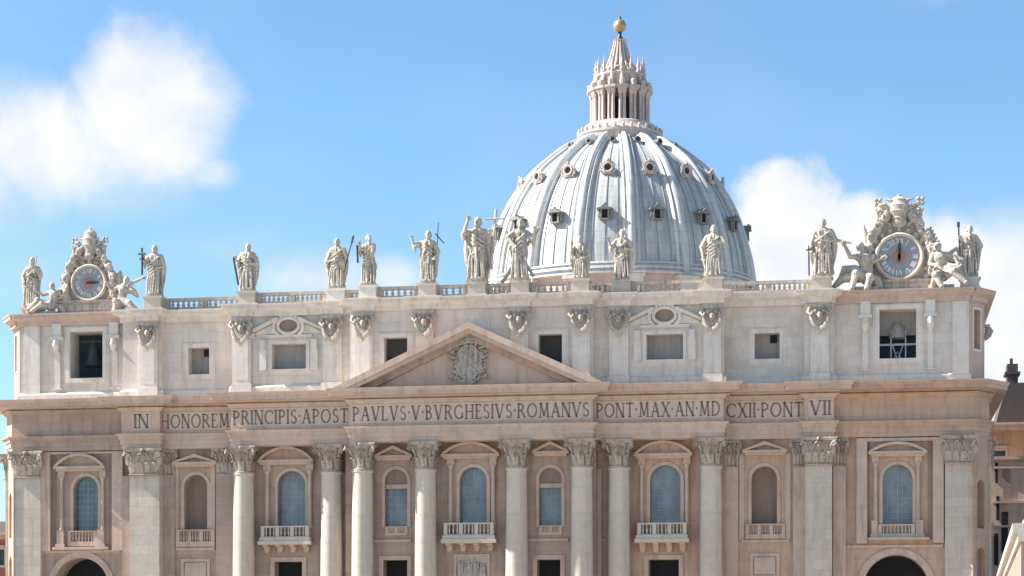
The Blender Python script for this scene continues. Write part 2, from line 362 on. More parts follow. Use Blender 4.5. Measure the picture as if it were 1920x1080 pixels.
ENT = [(0, zAb), (0, zAb+.5), (.14, zAb+.52), (.14, zAb+1.05), (.28, zAb+1.07), (.28, zAt-.3), (.38, zAt-.28), (.58, zAt-.12), (.58, zAt), (.0, zAt+.03), (0, zFt-.35), (.15, zFt-.3), (.4, zFt-.02), (.62, zFt+.1), (.75, zSof-.03),
       (1.95, zSof), (1.95, zSof+.42), (2.08, zSof+.46), (2.25, zLip-.06), (2.25, zLip)]
ATC = [(0, zC0), (.14, zC0+.03), (.14, zC0+.55), (.3, zC1-.22), (.6, zC1-.1), (.85, zC1), (.85, zC2-.2), (1.0, zC2-.1), (1.0, zC2)]
for k, S, x0, x1, eL, eR, i in spans(XL, XR):
    if i == 0: eL = E1
    if i == 8: eR = E1
    dz = .005*(i % 3)+(.012 if S < 0 else 0)+(.02 if S < -3 else 0)
    mat = {'E': 'wallR' if i > 4 else 'wall', 'N': 'frieze', 'F': 'frieze', 'C': 'frieze', 'P': 'trim'}[k]
    fr = MB().mold(x0, x1, S, ENT[:14], min(eL, 1), min(eR, 1), 3, dz).build('entablature', mat, B)
    MB().mold(x0, x1, S, [(.2, ENT[13][1]+.002)]+ENT[14:], eL, eR, 3, dz).build('cornice', 'trim' if i < 4 else 'wallR' if i in (8,) else 'trim', fr)
for o, a, ln, e1, e2 in flanks(XL, XR):
    fr = placed(MB().mold(0, ln, 0, ENT[:14], e1, e2, 1.5, .008), o, a).build('entablature', 'wallR', B)
    placed(MB().mold(0, ln, 0, [(.2, ENT[13][1]+.002)]+ENT[14:], e1, e2, 1.5, .008), o, a).build('cornice', 'trim', fr)
# order walls, pierced ------------------------------------------------
WY = {'E': .8, 'N': .8, 'F': .3, 'C': -1.2, 'P': .8}
def op(u0, u1, vb, vt, Y, ar=0, d=.9):
    uc = (u0+u1)/2; return (X(u0, Y), X(u1, Y), Z(vb, Y, uc), Z(vt, Y, uc), ar, d)
def arch_op(uc, r_px, vtop, Y):
    x = X(uc, Y); r = X(uc+r_px, Y)-x; return (x-r, x+r, .6, Z(vtop, Y, uc), 1, 3.5)
W = [   # kind, wall limits, windows
 ('E', 22, 240, [op(138, 184, 995, 893, .8, 1), arch_op(152, 52, 1046, .8)]),
 ('N', 290, 431, [op(346, 389, 992, 890, .8, 1, 1.6)]),
 ('F', 426, 652, [op(521, 573, 990, 883, .3, 1), op(515, 567, 1160, 1053, .3, 0, 2)]),
 ('C', 648, 1118, [op(722, 764, 988, 880, -1.2, 1, 1.0), op(719, 764, 1160, 1050, -1.2, 0, 2), op(862, 913, 984, 876, -1.2, 1), op(1011, 1053, 988, 877, -1.2, 1, 1.), op(1007, 1051, 1160, 1049, -1.2, 0, 2)]),
 ('F', 1114, 1362, [op(1219, 1276, 984, 872, .3, 1), op(1216, 1273, 1160, 1049, .3, 0, 2)]),
 ('N', 1352, 1515, [op(1409, 1457, 982, 874, .8, 1, 1.6)]),
 ('E', 1555, 1828, [op(1655, 1711, 984, 871, .8, 1), arch_op(1680, 61, 1040, .8)])]
for j, (k, a, b, ops) in enumerate(W):
    Y = WY[k]; mb = MB(); x0 = XL+.3 if j == 0 else X(a, Y); x1 = XR-.3 if j == 6 else X(b, Y)
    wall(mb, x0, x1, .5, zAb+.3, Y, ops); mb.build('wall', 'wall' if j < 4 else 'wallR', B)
for o, a, ln, e1, e2 in flanks(XL, XR):
    mb = MB(); opn = []
    if ln < 10: opn = [(.75, 2.3, Z(1000, 1), Z(912, 1), 1, .8), (.7, 2.4, .5, Z(1035, 1), 1, .5)]
    else: opn = [(t, t+3, Z(1000, 1), Z(895, 1), 1, .8) for t in (4, 13, 22)]
    wall(mb, -.2, ln+.2, .5, zAb+.3, .15, opn, 2.)
    placed(mb, o, a).build('wall', 'wallR', B)
    for p in opn:
        ni = placed(plate(p[0]-.02, p[1]+.02, p[2]-.02, p[3]+.02, .15+p[5], p[4]), o, a).build('niche', 'niche' if ln < 10 else 'glassteal', B)
# solid core behind (closes the light), side silhouettes
MB().box(XL-1.1, XR+1.1, 7, 34, .5, zLip+.1).build('narthex_block', 'wall', B)
MB().box(-30, 30, 34, 118, .5, 41).build('nave', 'blush', B)
# strings and panels of the order wall
def pil(u0, u1, Yf, mat='pilaster', zt=None, parent=None, zb=.5, name='pilaster'):
    mb = MB(); a, b = X(u0, Yf), X(u1, Yf)
    mb.box(a, b, Yf, Yf+1.6, zb+2.2, zt or zSh+.05); mb.box(a-.25, b+.25, Yf-.25, Yf+1.5, zb, zb+2.2)
    return mb.build(name, mat, parent or B)
def leaf(mb, cx, cy, ang, z0, h, w, out, r0):
    ca, sa = math.sin(ang), -math.cos(ang); tx, ty = -sa, ca
    pr = [(0, 0, .8), (.05, .35, 1.), (.12, .65, .95), (.4, .9, .7), (.95, 1.0, .45), (1.15, .86, .25)]
    vs = []
    for p, q, ww in pr:
        for s_, bk in ((-1, -.12), (-.5, 0.03), (0, .0), (.5, 0.03), (1, -.12)):
            rr = r0+out*(p+bk*(1 if p < .9 else 0.3)); 
            vs.append((cx+ca*rr+tx*s_*w*ww, cy+sa*rr+ty*s_*w*ww, z0+h*q))
    mb.add(vs, [(i*5+j, i*5+j+1, i*5+j+6, i*5+j+5) for i in range(5) for j in range(4)])
def cap_mesh(hw, h, flat):
    """Corinthian capital, origin under its centre; hw = half width of the shaft"""
    mb = MB(); fy = .45 if flat else 1
    if flat:
        mb.taper(0, .4, 0, h*.86, hw, hw*.45+.2, hw*1.22, hw*.55+.3)
        mb.box(-hw*1.03, hw*1.03, -hw*.5, .9, -.0, .14)
        for row, (z, hh) in enumerate(((.1, .38), (.38, .36))):
            n = 4 if row == 0 else 5
            for i in range(n):
                x = -hw+2*hw*(i+.5)/n if row == 0 else -hw*1.02+2*hw*1.02*i/(n-1)
                leaf(mb, x, -hw*.42, 0, z*h, hh*h, hw*.24, .38, 0)
            for sx in (-1, 1): leaf(mb, sx*hw*.98, .05, sx*PI/2, z*h, hh*h, hw*.3, .35, 0)
        cor = [(-1, -1), (1, -1)]; yo = 0
    else:
        mb.lathe([(hw, 0), (hw*1.06, .05), (hw*1.06, .16), (hw*.95, .22), (hw*.95, h*.5), (hw*1.05, h*.7), (hw*1.28, h*.87)], n=20)
        for row, (z, hh, n) in enumerate(((.1, .36, 8), (.36, .34, 8))):
            for i in range(n): leaf(mb, 0, 0, 2*PI*(i+.5*row)/n, z*h, hh*h, hw*.34, .42, hw*.96)
        cor = [(-1, -1), (1, -1), (-1, 1), (1, 1)]
    aw = hw*1.44 if not flat else min(hw*1.44, hw+.5)
    for sx, sy in cor:
        cx, cy = sx*aw*.93, (sy*aw*.93 if not flat else -hw*.75)
        bx, by = cx*.62, cy*.62
        mb.tube([(bx, by, h*.55), (bx+(cx-bx)*.5, by+(cy-by)*.5, h*.78), (cx, cy, h*.84), (cx*1.05, cy*1.05, h*.72), (cx*.96, cy*.96, h*.66), (cx*.93, cy*.93, h*.74)], [.1, .17, .2, .17, .13, .08], 6)
    for sy in ((-1,) if flat else (-1, 1)):
        yy = sy*(hw*1.1 if not flat else hw*.62)
        for sx in (-1, 1): mb.tube([(sx*hw*.45, yy*.95, h*.52), (sx*hw*.3, yy, h*.76), (sx*hw*.1, yy*1.03, h*.82), (sx*.12, yy*1.05, h*.74)], [.08, .12, .12, .07], 5)
        mb.ball((0, yy*1.14, h*.93), .2, 7, 5)
    # abacus with hollowed sides
    d = aw if not flat else hw*.78; pts = []
    q = [(-aw, -d), (aw, -d), (aw, d if not flat else .9), (-aw, d if not flat else .9)]
    for i in range(4):
        a, b = q[i], q[(i+1) % 4]
        for t in (0, .12, .3, .5, .7, .88):
            k = (1-(2*t-1)**2)*.16*hw if not (flat and i == 2) else 0
            nx, ny = [(0, 1), (-1, 0), (0, -1), (1, 0)][i]
            pts.append((a[0]+(b[0]-a[0])*t+nx*k, a[1]+(b[1]-a[1])*t+ny*k))
    mb.pxy(pts, h*.87, h*.93); mb.pxy([(x*1.05, y*1.05 if y < .5 or not flat else y) for x, y in pts], h*.932, h*1.0)
    return mb.mesh('capital', 'capital', True, 40)
H = zAb-zSh; CR = 1.32
capR = cap_mesh(CR*.93, H, False); capF = {}
def capital(x, y, hw, flat, parent):
    if not flat: me = capR
    else:
        k = round(hw, 1)
        if k not in capF: capF[k] = cap_mesh(k, H, True)
        me = capF[k]
    return link('capital', me, parent, (x, y, zSh))
sh = MB(); zb = 3.0
sh.lathe([(CR*1.0, zb)]+[(CR*(1-.11*(t/10)**1.7), zb+(zSh-.25-zb)*t/10) for t in range(1, 11)]+[(CR*.93, zSh-.22), (CR*.98, zSh-.15), (CR*.98, zSh-.02), (CR*.9, zSh)], n=40)
shaft = sh.mesh('shaft', 'column', True, 40)
bs = MB(); bs.lathe([(CR*1.42, 1.4), (CR*1.42, 1.75), (CR*1.45, 1.95), (CR*1.36, 2.15), (CR*1.15, 2.25), (CR*1.12, 2.45), (CR*1.22, 2.6), (CR*1.2, 2.8), (CR*1.0, 3.0)], n=40); bs.box(-CR*1.5, CR*1.5, -CR*1.5, CR*1.5, .5, 1.4)
base = bs.mesh('base', 'column', True, 40)
COLS = [(453, -2.5), (618, -2.5), (676.5, -4), (795, -4), (966.5, -4), (1089, -4), (1159, -2.5), (1332, -2.5)]
for u, S in COLS:
    y = S+CR+.05; x = X(u, y-.9)
    c = link('column', shaft, B, (x, y, 0)); link('base', base, c); k = capital(0, 0, 0, False, c)
PILS = [(27, 76, 0.05), (243, 299, -.95), (229, 246, -.2), (300, 327, .35), (405, 436, .35), (640, 656, -.3), (1108, 1128, -.3), (1357, 1384, .35), (1487, 1511, .35), (1510, 1560, -.95), (1562, 1586, .35), (1772, 1826, .05)]
for u0, u1, Y in PILS:
    big = u1-u0 > 40; p = pil(u0, u1, Y, 'pilaster' if big else 'wall' if u0 < 900 else 'trim')
    if u1-u0 > 22: capital((X(u0, Y)+X(u1, Y))/2, Y+.35, (X(u1, Y)-X(u0, Y))/2-.02, True, p)
# ---- windows of the order
def grid(x0, x1, z0, z1, Y, nx, nz, t=.07, ar=True):
    mb = MB(); r = (x1-x0)/2; xm = (x0+x1)/2
    for i in range(1, nx):
        x = x0+(x1-x0)*i/nx; zt = z1-r+math.sqrt(max(0, r*r-(x-xm)**2)) if ar else z1
        tt = t*1.5 if i*2 == nx else t; mb.box(x-tt/2, x+tt/2, Y, Y+.05, z0, zt)
    for i in range(1, nz):
        z = z0+(z1-z0)*i/nz; hw = r if not ar or z < z1-r else math.sqrt(max(0, r*r-(z-z1+r)**2)); mb.box(xm-hw, xm+hw, Y+.005, Y+.045, z-t/2, z+t/2)
    return mb
def surround(mb, o, Y, w=.38, pr=.12):
    xa, xb, za, zb, ar, d = o; r = (xb-xa)/2
    if ar:
        ou = [(xb+w, za), (xb+w, zb-r)]+arcpts((xa+xb)/2, zb-r, r+w, r+w, 0, PI, 16)[1:]+[(xa-w, za)]
        inn = [(xb, za), (xb, zb-r)]+arcpts((xa+xb)/2, zb-r, r, r, 0, PI, 16)[1:]+[(xa, za)]
        n = len(ou)
        for y in (Y-pr,): mb.add([(x, y, z) for x, z in ou+inn], [(i, i+1, n+i+1, n+i) for i in range(n-1)])
        mb.add([(x, Y-pr, z) for x, z in ou]+[(x, Y+.02, z) for x, z in ou], [(i, n+i, n+i+1, i+1) for i in range(n-1)])
        mb.add([(x, Y-pr, z) for x, z in inn]+[(x, Y+.02, z) for x, z in inn], [(i, i+1, n+i+1, n+i) for i in range(n-1)])
    else:
        mb.box(xa-w, xa, Y-pr, Y+.02, za-w, zb+w); mb.box(xb, xb+w, Y-pr, Y+.02, za-w, zb+w); mb.box(xa, xb, Y-pr, Y+.02, zb, zb+w); mb.box(xa, xb, Y-pr, Y+.02, za-w, za)
def hood(kind, xa, xb, z0, z1, Y, pr=.95, t=.32):
    """triangular or segmental pediment over a window"""
    mb = MB(); xm = (xa+xb)/2; hw = (xb-xa)/2
    mb.box(xa, xb, Y-pr, Y+.05, z0, z0+t); mb.box(xa+.25, xb-.25, Y-pr+.25, Y+.04, z0-.25, z0)
    if kind == 'tri':
        s = (z1-z0-t)/hw
        for sg in (-1, 1): mb.pxz([(xm+sg*hw, z0+t), (xm+sg*hw, z0+t+.05), (xm, z1), (xm, z1-t*1.25), (xm+sg*(hw-.5), z0+t)], Y-pr+.02, Y+.03)
        mb.pxz([(xa+.3, z0+t-.02), (xb-.3, z0+t-.02), (xm, z1-.2)], Y-.12, Y+.02)
    else:
        h = z1-z0-t; rr = (hw*hw+h*h)/(2*h); a = math.asin(min(1, hw/rr)); zc = z1-rr
        ou = [(xm+rr*math.sin(-a+2*a*i/14), zc+rr*math.cos(-a+2*a*i/14)) for i in range(15)]
        inn = [(xm+(rr-t)*math.sin(-a*.93+2*a*.93*i/14), max(z0+t, zc+(rr-t)*math.cos(-a*.93+2*a*.93*i/14))) for i in range(15)]
        for i in range(14): mb.pxz([inn[i], inn[i+1], ou[i+1], ou[i]], Y-pr+.02, Y+.03)
        mb.pxz([(x, z) for x, z in ou if z > z0+t]+[(xb-.4, z0+t-.02), (xa+.4, z0+t-.02)], Y-.12, Y+.02)
    return mb
BALU = [(.08, 0), (.11, .04), (.06, .12), (.115, .36), (.105, .45), (.055, .72), (.08, .86), (.10, .92), (.08, 1)]
def balustrade(xa, xb, z0, z1, y0, y1, n_ped, per, slab=.3, rail=.16, pedw=.42, z_slab=None):
    mb = MB(); zl = z0+slab; zr = z1-rail
    mb.box(xa, xb, y0, y1, z0, zl); mb.box(xa, xb, y0-.05, y1+.05, zr, z1)
    xs = [xa+pedw/2+(xb-xa-pedw)*i/(n_ped-1) for i in range(n_ped)]
    for x in xs: mb.box(x-pedw/2, x+pedw/2, y0+.01, y1-.01, zl, zr)
    for a, b in zip(xs[:-1], xs[1:]):
        for i in range(per):
            x = a+pedw/2+(b-a-pedw)*(i+.5)/per; s = (b-a-pedw)/per*2.1
            mb.lathe([(r*min(1.15, s)*(1.75 if rail > .2 else 1.), zl+(zr-zl)*t) for r, t in BALU], x, (y0+y1)/2, 6)
    return mb
def window(o, Y, pane='glass', bars=(4, 6), ped=None, cols=(), bal=None, lun=None, recess=None, inner=None, label=None, pdmat='trim', fm='trim'):
    uc = (ped[1]+ped[2])/2
    mb = MB(); surround(mb, o, Y)
    if cols:   # entablature block over the colonnettes and the plain jamb strips
        xa, xb = X(cols[0][0], Y)-.1, X(cols[1][1], Y)+.1; zt = Z(ped[4], Y, uc)
        for sg, c in zip((0, 1), cols):
            a, b = X(c[0], Y), X(c[1], Y); mb.box(a-.12, b+.12, Y-.45, Y+.03, zt-.95, zt-.02)
    w = mb.build('window', fm, B, label=label)
    hood(ped[0], X(ped[1], Y), X(ped[2], Y), Z(ped[4], Y, uc), Z(ped[3], Y, uc), Y).build('pediment', pdmat, w)
    if cols:
        for c in cols:
            a, b = X(c[0], Y), X(c[1], Y); zl = Z(bal[2]+(5 if bal[8] else -1), Y, uc); zt = Z(ped[4], Y, uc)-.95; r = (b-a)/2*.9; cm = MB()
            cm.lathe([(r*1.3, zl), (r*1.3, zl+.15), (r, zl+.3), (r*.95, zl+(zt-zl)*.5), (r*.85, zt-.35), (r*1.0, zt-.33), (r*1.25, zt-.1), (r*1.3, zt)], (a+b)/2, Y-.28, 12)
            cm.build('colonnette', 'trim' if 'pale' not in str(fm) else 'pale', w, smooth=True)
    xa, xb, za, zb, ar, d = o
    if lun is not None:      # a stone lunette with a lower square pane
        zl = Z(lun, Y, uc); plate(xa-.02, xb+.02, zl, zb+.02, Y+.55, True, .2).build('lunette', 'niche', w)
        lb = MB().box(xa-.01, xb+.01, Y+.35, Y+.6, zl-.5, zl); lb.build('transom', 'trim', w)
        plate(xa-.02, xb+.02, za-.02, zl-.4, Y+d-.15, False).build('pane', pane, w)
        grid(xa, xb, za, zl-.5, Y+d-.2, bars[0], bars[1], ar=False, t=.045).build('window_bars', 'muntin', w)
    else:
        plate(xa-.02, xb+.02, za-.02, zb+.02, Y+d-.02, bool(ar)).build('pane' if pane.startswith('glass') else 'niche_back', pane, w)
        if bars: grid(xa, xb, za, zb, Y+d-.08, *bars, t=.05).build('window_bars', 'muntin', w)
    if bal:
        (u0, u1, vt, vb, pr, nped, per, bm, vbr) = bal; a, b = X(u0, Y-pr), X(u1, Y-pr)
        zt, zbm = Z(vt, Y-pr, uc), Z(vb, Y-pr, uc)
        if vbr:
            bb = balustrade(a+.3, b-.3, zbm+(zt-zbm)*.38, zt, Y-pr, Y-pr+.35, nped, per, .12)
            h = (zt-zbm)*.38; bb.box(a+.15, b-.15, Y-pr-.1, Y+.03, zbm+h*.5, zbm+h); bb.box(a, b, Y-pr-.25, Y+.02, zbm, zbm+h*.5)
            for x in (a+.5, b-.5): bb.box(x-.17, x+.17, Y-pr+.4, Y, zbm+h, zt-.02)
            ob = bb.build('balcony', bm, w, smooth=False)
            zk = Z(vbr, Y-.3, uc)
            for i in range(4):
                br = MB(); x = a+.8+(b-a-1.6)*i/3; br.pxz([(x-.35, zbm), (x+.35, zbm), (x+.3, zk+.35), (x+.22, zk), (x-.22, zk), (x-.3, zk+.35)], Y-.75, Y+.01)
                br.box(x-.3, x+.3, Y-pr+.1, Y, zbm-.25, zbm-.003)
                br.build('bracket', 'trim', w)
        else:
            bb = balustrade(a, b, zbm, zt, Y-pr, Y-pr+.22, nped, per, (zt-zbm)*.3, .14); bb.build('balustrade', bm, w)
    return w
E_, N_, F_, C_ = .8, .8, .3, -1.2
wl = [w[3] for w in W]
window(wl[0][0], E_, 'glassteal', (6, 9), ('seg', 105, 200, 851, 880), ((113, 121), (190, 198)), (127, 181, 995, 1024, .35, 2, 7, 'trim', 0), label='teal arched window of the left end bay')
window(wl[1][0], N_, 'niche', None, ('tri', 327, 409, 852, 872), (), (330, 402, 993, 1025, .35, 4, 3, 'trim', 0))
window(wl[2][0], F_, 'glass', (6, 9), ('seg', 487, 590, 838, 868), ((497, 507), (577, 587)), (484, 583, 986, 1021, 1.6, 4, 3, 'pale', 1036))
window(wl[3][0], C_, 'glass', (4, 5), ('tri', 704, 775, 836, 860), (), (722, 764, 987, 1004, .15, 3, 2, 'trim', 0), lun=908)
window(wl[3][2], C_, 'glass', (4, 6), ('seg', 829, 938, 829, 857), ((841, 850), (921, 930)), (827, 930, 980, 1018, 1.7, 4, 3, 'pale', 1034), label='central balcony window')
window(wl[3][3], C_, 'glass', (4, 5), ('tri', 999, 1068, 828, 852), (), (1010, 1054, 985, 1003, .15, 3, 2, 'trim', 0), lun=906)
window(wl[4][0], F_, 'glass', (4, 8), ('seg', 1190, 1299, 827, 856), ((1199, 1208), (1284, 1293)), (1190, 1292, 980, 1017, 1.6, 4, 3, 'pale', 1036))
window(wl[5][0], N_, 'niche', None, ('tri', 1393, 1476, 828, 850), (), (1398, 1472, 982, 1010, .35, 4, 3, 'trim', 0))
window(wl[6][0], E_, 'glass', (6, 9), ('seg', 1628, 1738, 829, 852), ((1637, 1646), (1717, 1726)), (1646, 1716, 983, 1008, .35, 2, 8, 'pale', 0), label='blue arched window of the right end bay')
for i, ks in ((2, (1,)), (3, (1, 4)), (4, (1,))):
    for k in ks:
        o = wl[i][k]; Y = WY[W[i][0]]; mb = MB(); surround(mb, o, Y, .5, .15); d = mb.build('doorway', 'trim', B)
        plate(o[0]-.02, o[1]+.02, o[2]-.02, o[3]+.02, Y+1.9, False).build('opening', 'dark', d)
for i, mat in ((0, 'trim'), (6, 'trim')):
    o = wl[i][1]; Y = .8; mb = MB(); surround(mb, o, Y, .75, .15); d = mb.build('archway', mat, B)
    plate(o[0]-.02, o[1]+.02, o[2]-.02, o[3]+.02, Y+3.4, True).build('opening', 'dark', d)
# flank pilasters, seen edge-on
for o, a, ln, e1, e2 in flanks(XL, XR):
    if ln < 10: continue
    for t in (1.4, 9.5, 18.5, 27):
        tt = t if o[0] > 0 else ln-t; p = placed(MB().box(tt-1.2, tt+1.2, -.25, .3, 3, zSh+.05), o, a).build('pilaster', 'pilaster', B)
        k = capital(0, 0, 1.2, True, p); k.matrix_local = Matrix.Translation((o[0], o[1], 0)) @ Matrix.Rotation(a, 4, 'Z') @ Matrix.Translation((tt, .15, zSh))
    for t in (5.5, 14):
        tt = t if o[0] > 0 else ln-t; placed(hood('seg', tt-2.2, tt+2.2, Z(880, 1), Z(855, 1), .15, .9), o, a).build('window_hood', 'trim', B)
        placed(MB().box(tt-1.8, tt+1.8, -.7, .2, Z(1010, 1), Z(985, 1)), o, a).build('balcony', 'trim', B)
# end-bay frames, pedestals, sills and string courses
for (u0, u1, vt, vb, sl0, sl1, vs, peds) in ((97, 213, 852, 1027, 103, 206, 1026, ((107, 124), (182, 199))), (1626, 1749, 828, 1012, 1628, 1742, 1008, ((1632, 1647), (1715, 1733)))):
    Y = .8; a, b = X(u0, Y), X(u1, Y); uc = (u0+u1)/2; zt, zb_ = Z(vt, Y, uc), Z(vb, Y, uc); mb = MB()
    mb.box(X(u0-20, Y), a, Y-.65, Y+.02, zb_-.4, zAb-.1); mb.box(b, X(u1+20, Y), Y-.65, Y+.02, zb_-.4, zAb-.1); mb.box(a, b, Y-.64, Y+.02, zt, zAb-.11)
    mb.box(X(sl0, Y), X(sl1, Y), Y-.95, Y+.02, Z(vs+5, Y, uc), Z(vs, Y, uc))
    for p0, p1 in peds:
        mb.box(X(p0, Y), X(p1, Y), Y-.62, Y+.01, Z(vs, Y, uc), Z(vs-6, Y, uc)); mb.box(X(p0+2, Y), X(p1-2, Y), Y-.52, Y+.012, Z(vs-6, Y, uc), Z(vs-32, Y, uc))
    wf = mb.build('window_bay_frame', 'trim', B)
    for p, q_ in ((a, X(sl0+3, Y)), (X(sl1-3, Y), b)): MB().box(p, q_, Y-.03, Y+.01, zb_, zt).build('recess_shade_strip', 'niche', wf)  # dark strips: shade of the recess beside the aedicule, put in as colour
for (u0, u1, Y, v, m_) in ((228, 232, .8, 0, 0), (78, 228, .8, 1032, 'trim'), (330, 403, .8, 1027, 'trim'), (1390, 1480, .8, 1012, 'trim'), (457, 598, .3, 0, 0), (698, 772, -1.2, 1012, 'trim'), (988, 1066, -1.2, 1010, 'trim'), (1588, 1768, .8, 1022, 'trim'), (642, 654, .3, 1012, 'trim'), (1112, 1136, .3, 1010, 'trim')):
    if v: MB().box(X(u0, Y), X(u1, Y), Y-.3, Y+.015, Z(v+5, Y, (u0+u1)/2), Z(v, Y, (u0+u1)/2)).build('string_course', m_, B)
# niche surrounds: framed strips beside, plaques under
for u0, u1, uc, vt, vb, pv in ((326, 404, 367, 852, 1027, 1053), (1386, 1482, 1434, 828, 1012, 1043)):
    Y = .8; mb = MB()
    for a, b in ((u0, u0+9), (u1-9, u1)): mb.box(X(a, Y), X(b, Y), Y-.16, Y+.01, Z(vb, Y, uc), Z(vt+22, Y, uc))
    mb.build('niche_frame', 'trim', B)
    fr = MB(); o = op(uc-22, uc+22, pv+36, pv, Y, 0); surround(fr, o, Y, .35, .14); f = fr.build('plaque_frame', 'trim', B)
    pl = MB().box(o[0]+.15, o[1]-.15, Y-.12, Y+.01, o[2]+.15, o[3]-.15); pl.build('plaque', 'frieze' if u0 < 900 else 'blush', f)
# marble relief over the central door
rf = MB(); fr = MB(); o = op(856, 914, 1110, 1044, C_, 0); surround(fr, o, C_, .3, .2); f = fr.build('relief_frame', 'trim', B)
rf.box(o[0], o[1], C_-.06, C_+.02, o[2], o[3])
rnd = random.Random(3)
for i in range(9):
    x = o[0]+.35+(o[1]-o[0]-.7)*i/8; zt = o[3]-.5-rnd.random()*.5
    rf.ball((x, C_-.15, zt), (.16, .15, .2), 8, 6); rf.tube([(x, C_-.1, zt-.2), (x+rnd.uniform(-.1, .1), C_-.16, zt-1.1), (x+rnd.uniform(-.15, .15), C_-.12, zt-2.6)], [.2, .3, .24], 7)
    rf.tube([(x, C_-.18, zt-.45), (x+rnd.uniform(-.4, .4), C_-.24, zt-.7), (x+rnd.uniform(-.6, .6), C_-.2, zt-.3)], [.1, .09, .06], 5)
rf.build('marble_relief', 'relief', f, smooth=True)

# ------------------------------------------------------------ lettering on the frieze
G = {  # strokes on a unit-high letter: x0, z0, x1, z1, thickness; arcs: centre, radii, angles
 'I': (.22, [(.11, 0, .11, 1, .15)]), '·': (.2, []),
 'N': (.8, [(.1, 0, .1, 1, .08), (.7, 0, .7, 1, .08), (.1, 1, .7, 0, .16)]),
 'H': (.8, [(.12, 0, .12, 1, .14), (.68, 0, .68, 1, .14), (.12, .52, .68, .52, .07)]),
 'O': (.92, [('a', .46, .5, .4, .46, 0, 360, .13)]), 'C': (.82, [('a', .46, .5, .4, .46, 45, 315, .13), (.74, .7, .74, .92, .06)]),
 'G': (.88, [('a', .46, .5, .4, .46, 45, 320, .13), (.76, .08, .76, .45, .13)]),
 'R': (.76, [(.12, 0, .12, 1, .14), ('a', .2, .74, .36, .23, -90, 90, .12), (.12, .97, .22, .97, .07), (.12, .51, .22, .51, .07), (.36, .5, .72, 0, .14)]),
 'P': (.64, [(.12, 0, .12, 1, .14), ('a', .2, .72, .36, .25, -90, 90, .12), (.12, .97, .22, .97, .07), (.12, .47, .22, .47, .07)]),
 'B': (.66, [(.12, 0, .12, 1, .14), ('a', .2, .76, .3, .21, -90, 90, .11), ('a', .2, .28, .36, .25, -90, 90, .12), (.12, .97, .22, .97, .07), (.12, .54, .22, .54, .07), (.12, .03, .22, .03, .07)]),
 'E': (.6, [(.12, 0, .12, 1, .14), (.12, .97, .52, .97, .07), (.12, .52, .44, .52, .07), (.12, .03, .55, .03, .07), (.52, .84, .52, 1, .06), (.55, 0, .55, .18, .06)]),
 'M': (.98, [(.14, 0, .2, 1, .08), (.2, 1, .49, .1, .15), (.49, .1, .78, 1, .08), (.78, 1, .84, 0, .14)]),
 'A': (.84, [(.1, 0, .42, 1, .08), (.42, 1, .74, 0, .16), (.2, .36, .64, .36, .07)]),
 'V': (.84, [(.1, 1, .42, 0, .16), (.42, 0, .74, 1, .08)]), 'X': (.8, [(.1, 1, .7, 0, .16), (.1, 0, .7, 1, .08)]),
 'S': (.6, [('a', .3, .735, .2, .225, 30, 255, .11), ('a', .3, .265, .22, .235, -160, 90, .12)]), 'T': (.74, [(.37, 0, .37, 1, .14), (.06, .97, .68, .97, .07), (.07, .82, .07, 1, .06), (.67, .82, .67, 1, .06)]),
 'L': (.6, [(.12, 0, .12, 1, .14), (.12, .03, .54, .03, .07), (.54, 0, .54, .2, .06)]), 'D': (.84, [(.12, 0, .12, 1, .14), ('a', .26, .5, .46, .47, -90, 90, .13), (.12, .97, .28, .97, .07), (.12, .03, .28, .03, .07)]),
}
def glyph(mb, ch, x, z, h, Y, t=.03, sx=1.):
    w, st_ = G[ch]
    def q(ax, az, bx, bz, th):
        dx, dz = bx-ax, bz-az; l = math.hypot(dx, dz) or 1; th = th*1.02; nx, nz = -dz/l*th/2, dx/l*th/2
        mb.pxz([(x+(a)*h*sx, z+b*h) for a, b in ((ax+nx, az+nz), (bx+nx, bz+nz), (bx-nx, bz-nz), (ax-nx, az-nz))], Y-t, Y)
    if ch == '·': q(.1, .46, .1, .6, .14)
    for s in st_:
        if s[0] == 'a':
            _, cx, cz, rx, rz, a0, a1, th = s; n = max(6, int(abs(a1-a0)/24))
            for i in range(n):
                p0, p1 = R(a0+(a1-a0)*i/n), R(a0+(a1-a0)*(i+1)/n); tt = th*(.62+.38*abs(math.cos((p0+p1)/2)))
                q(cx+rx*math.cos(p0), cz+rz*math.sin(p0), cx+rx*math.cos(p1), cz+rz*math.sin(p1), tt)
        else:
            q(*s)
            if abs(s[1]-s[3]) > .8:
                for ax, az in ((s[0], s[1]), (s[2], s[3])):
                    if az in (0, 1) and not (ch in 'V' and az == 0) and not (ch in 'A' and az == 1): zz = .025 if az == 0 else .975; q(ax-.15, zz, ax+.15, zz, .05)
def lettering(txt, u0, u1, Y, parent=None):
    x0, x1 = X(u0, Y), X(u1, Y); z0, z1 = Z(785.5, -4), Z(758.5, -4); h = z1-z0
    pn = MB().box(x0-.22, x1+.22, Y-.03, Y+.05, z0-.22, z1+.22).build('inscription_panel', 'panel', B); Y -= .033
    ws = [.35 if c == ' ' else G[c][0] for c in txt]; tot = sum(ws)*h; n = len(txt)-1
    sx = 1.; gap = (x1-x0-tot)/max(n, 1)
    if gap < .1*h: sx = (x1-x0-.1*h*n)/tot; gap = .1*h
    mb = MB(); x = x0
    for c, w in zip(txt, ws):
        if c != ' ': glyph(mb, c, x, z0, h, Y, sx=sx)
        x += w*h*sx+gap
    return mb.build('inscription', 'letters', pn)
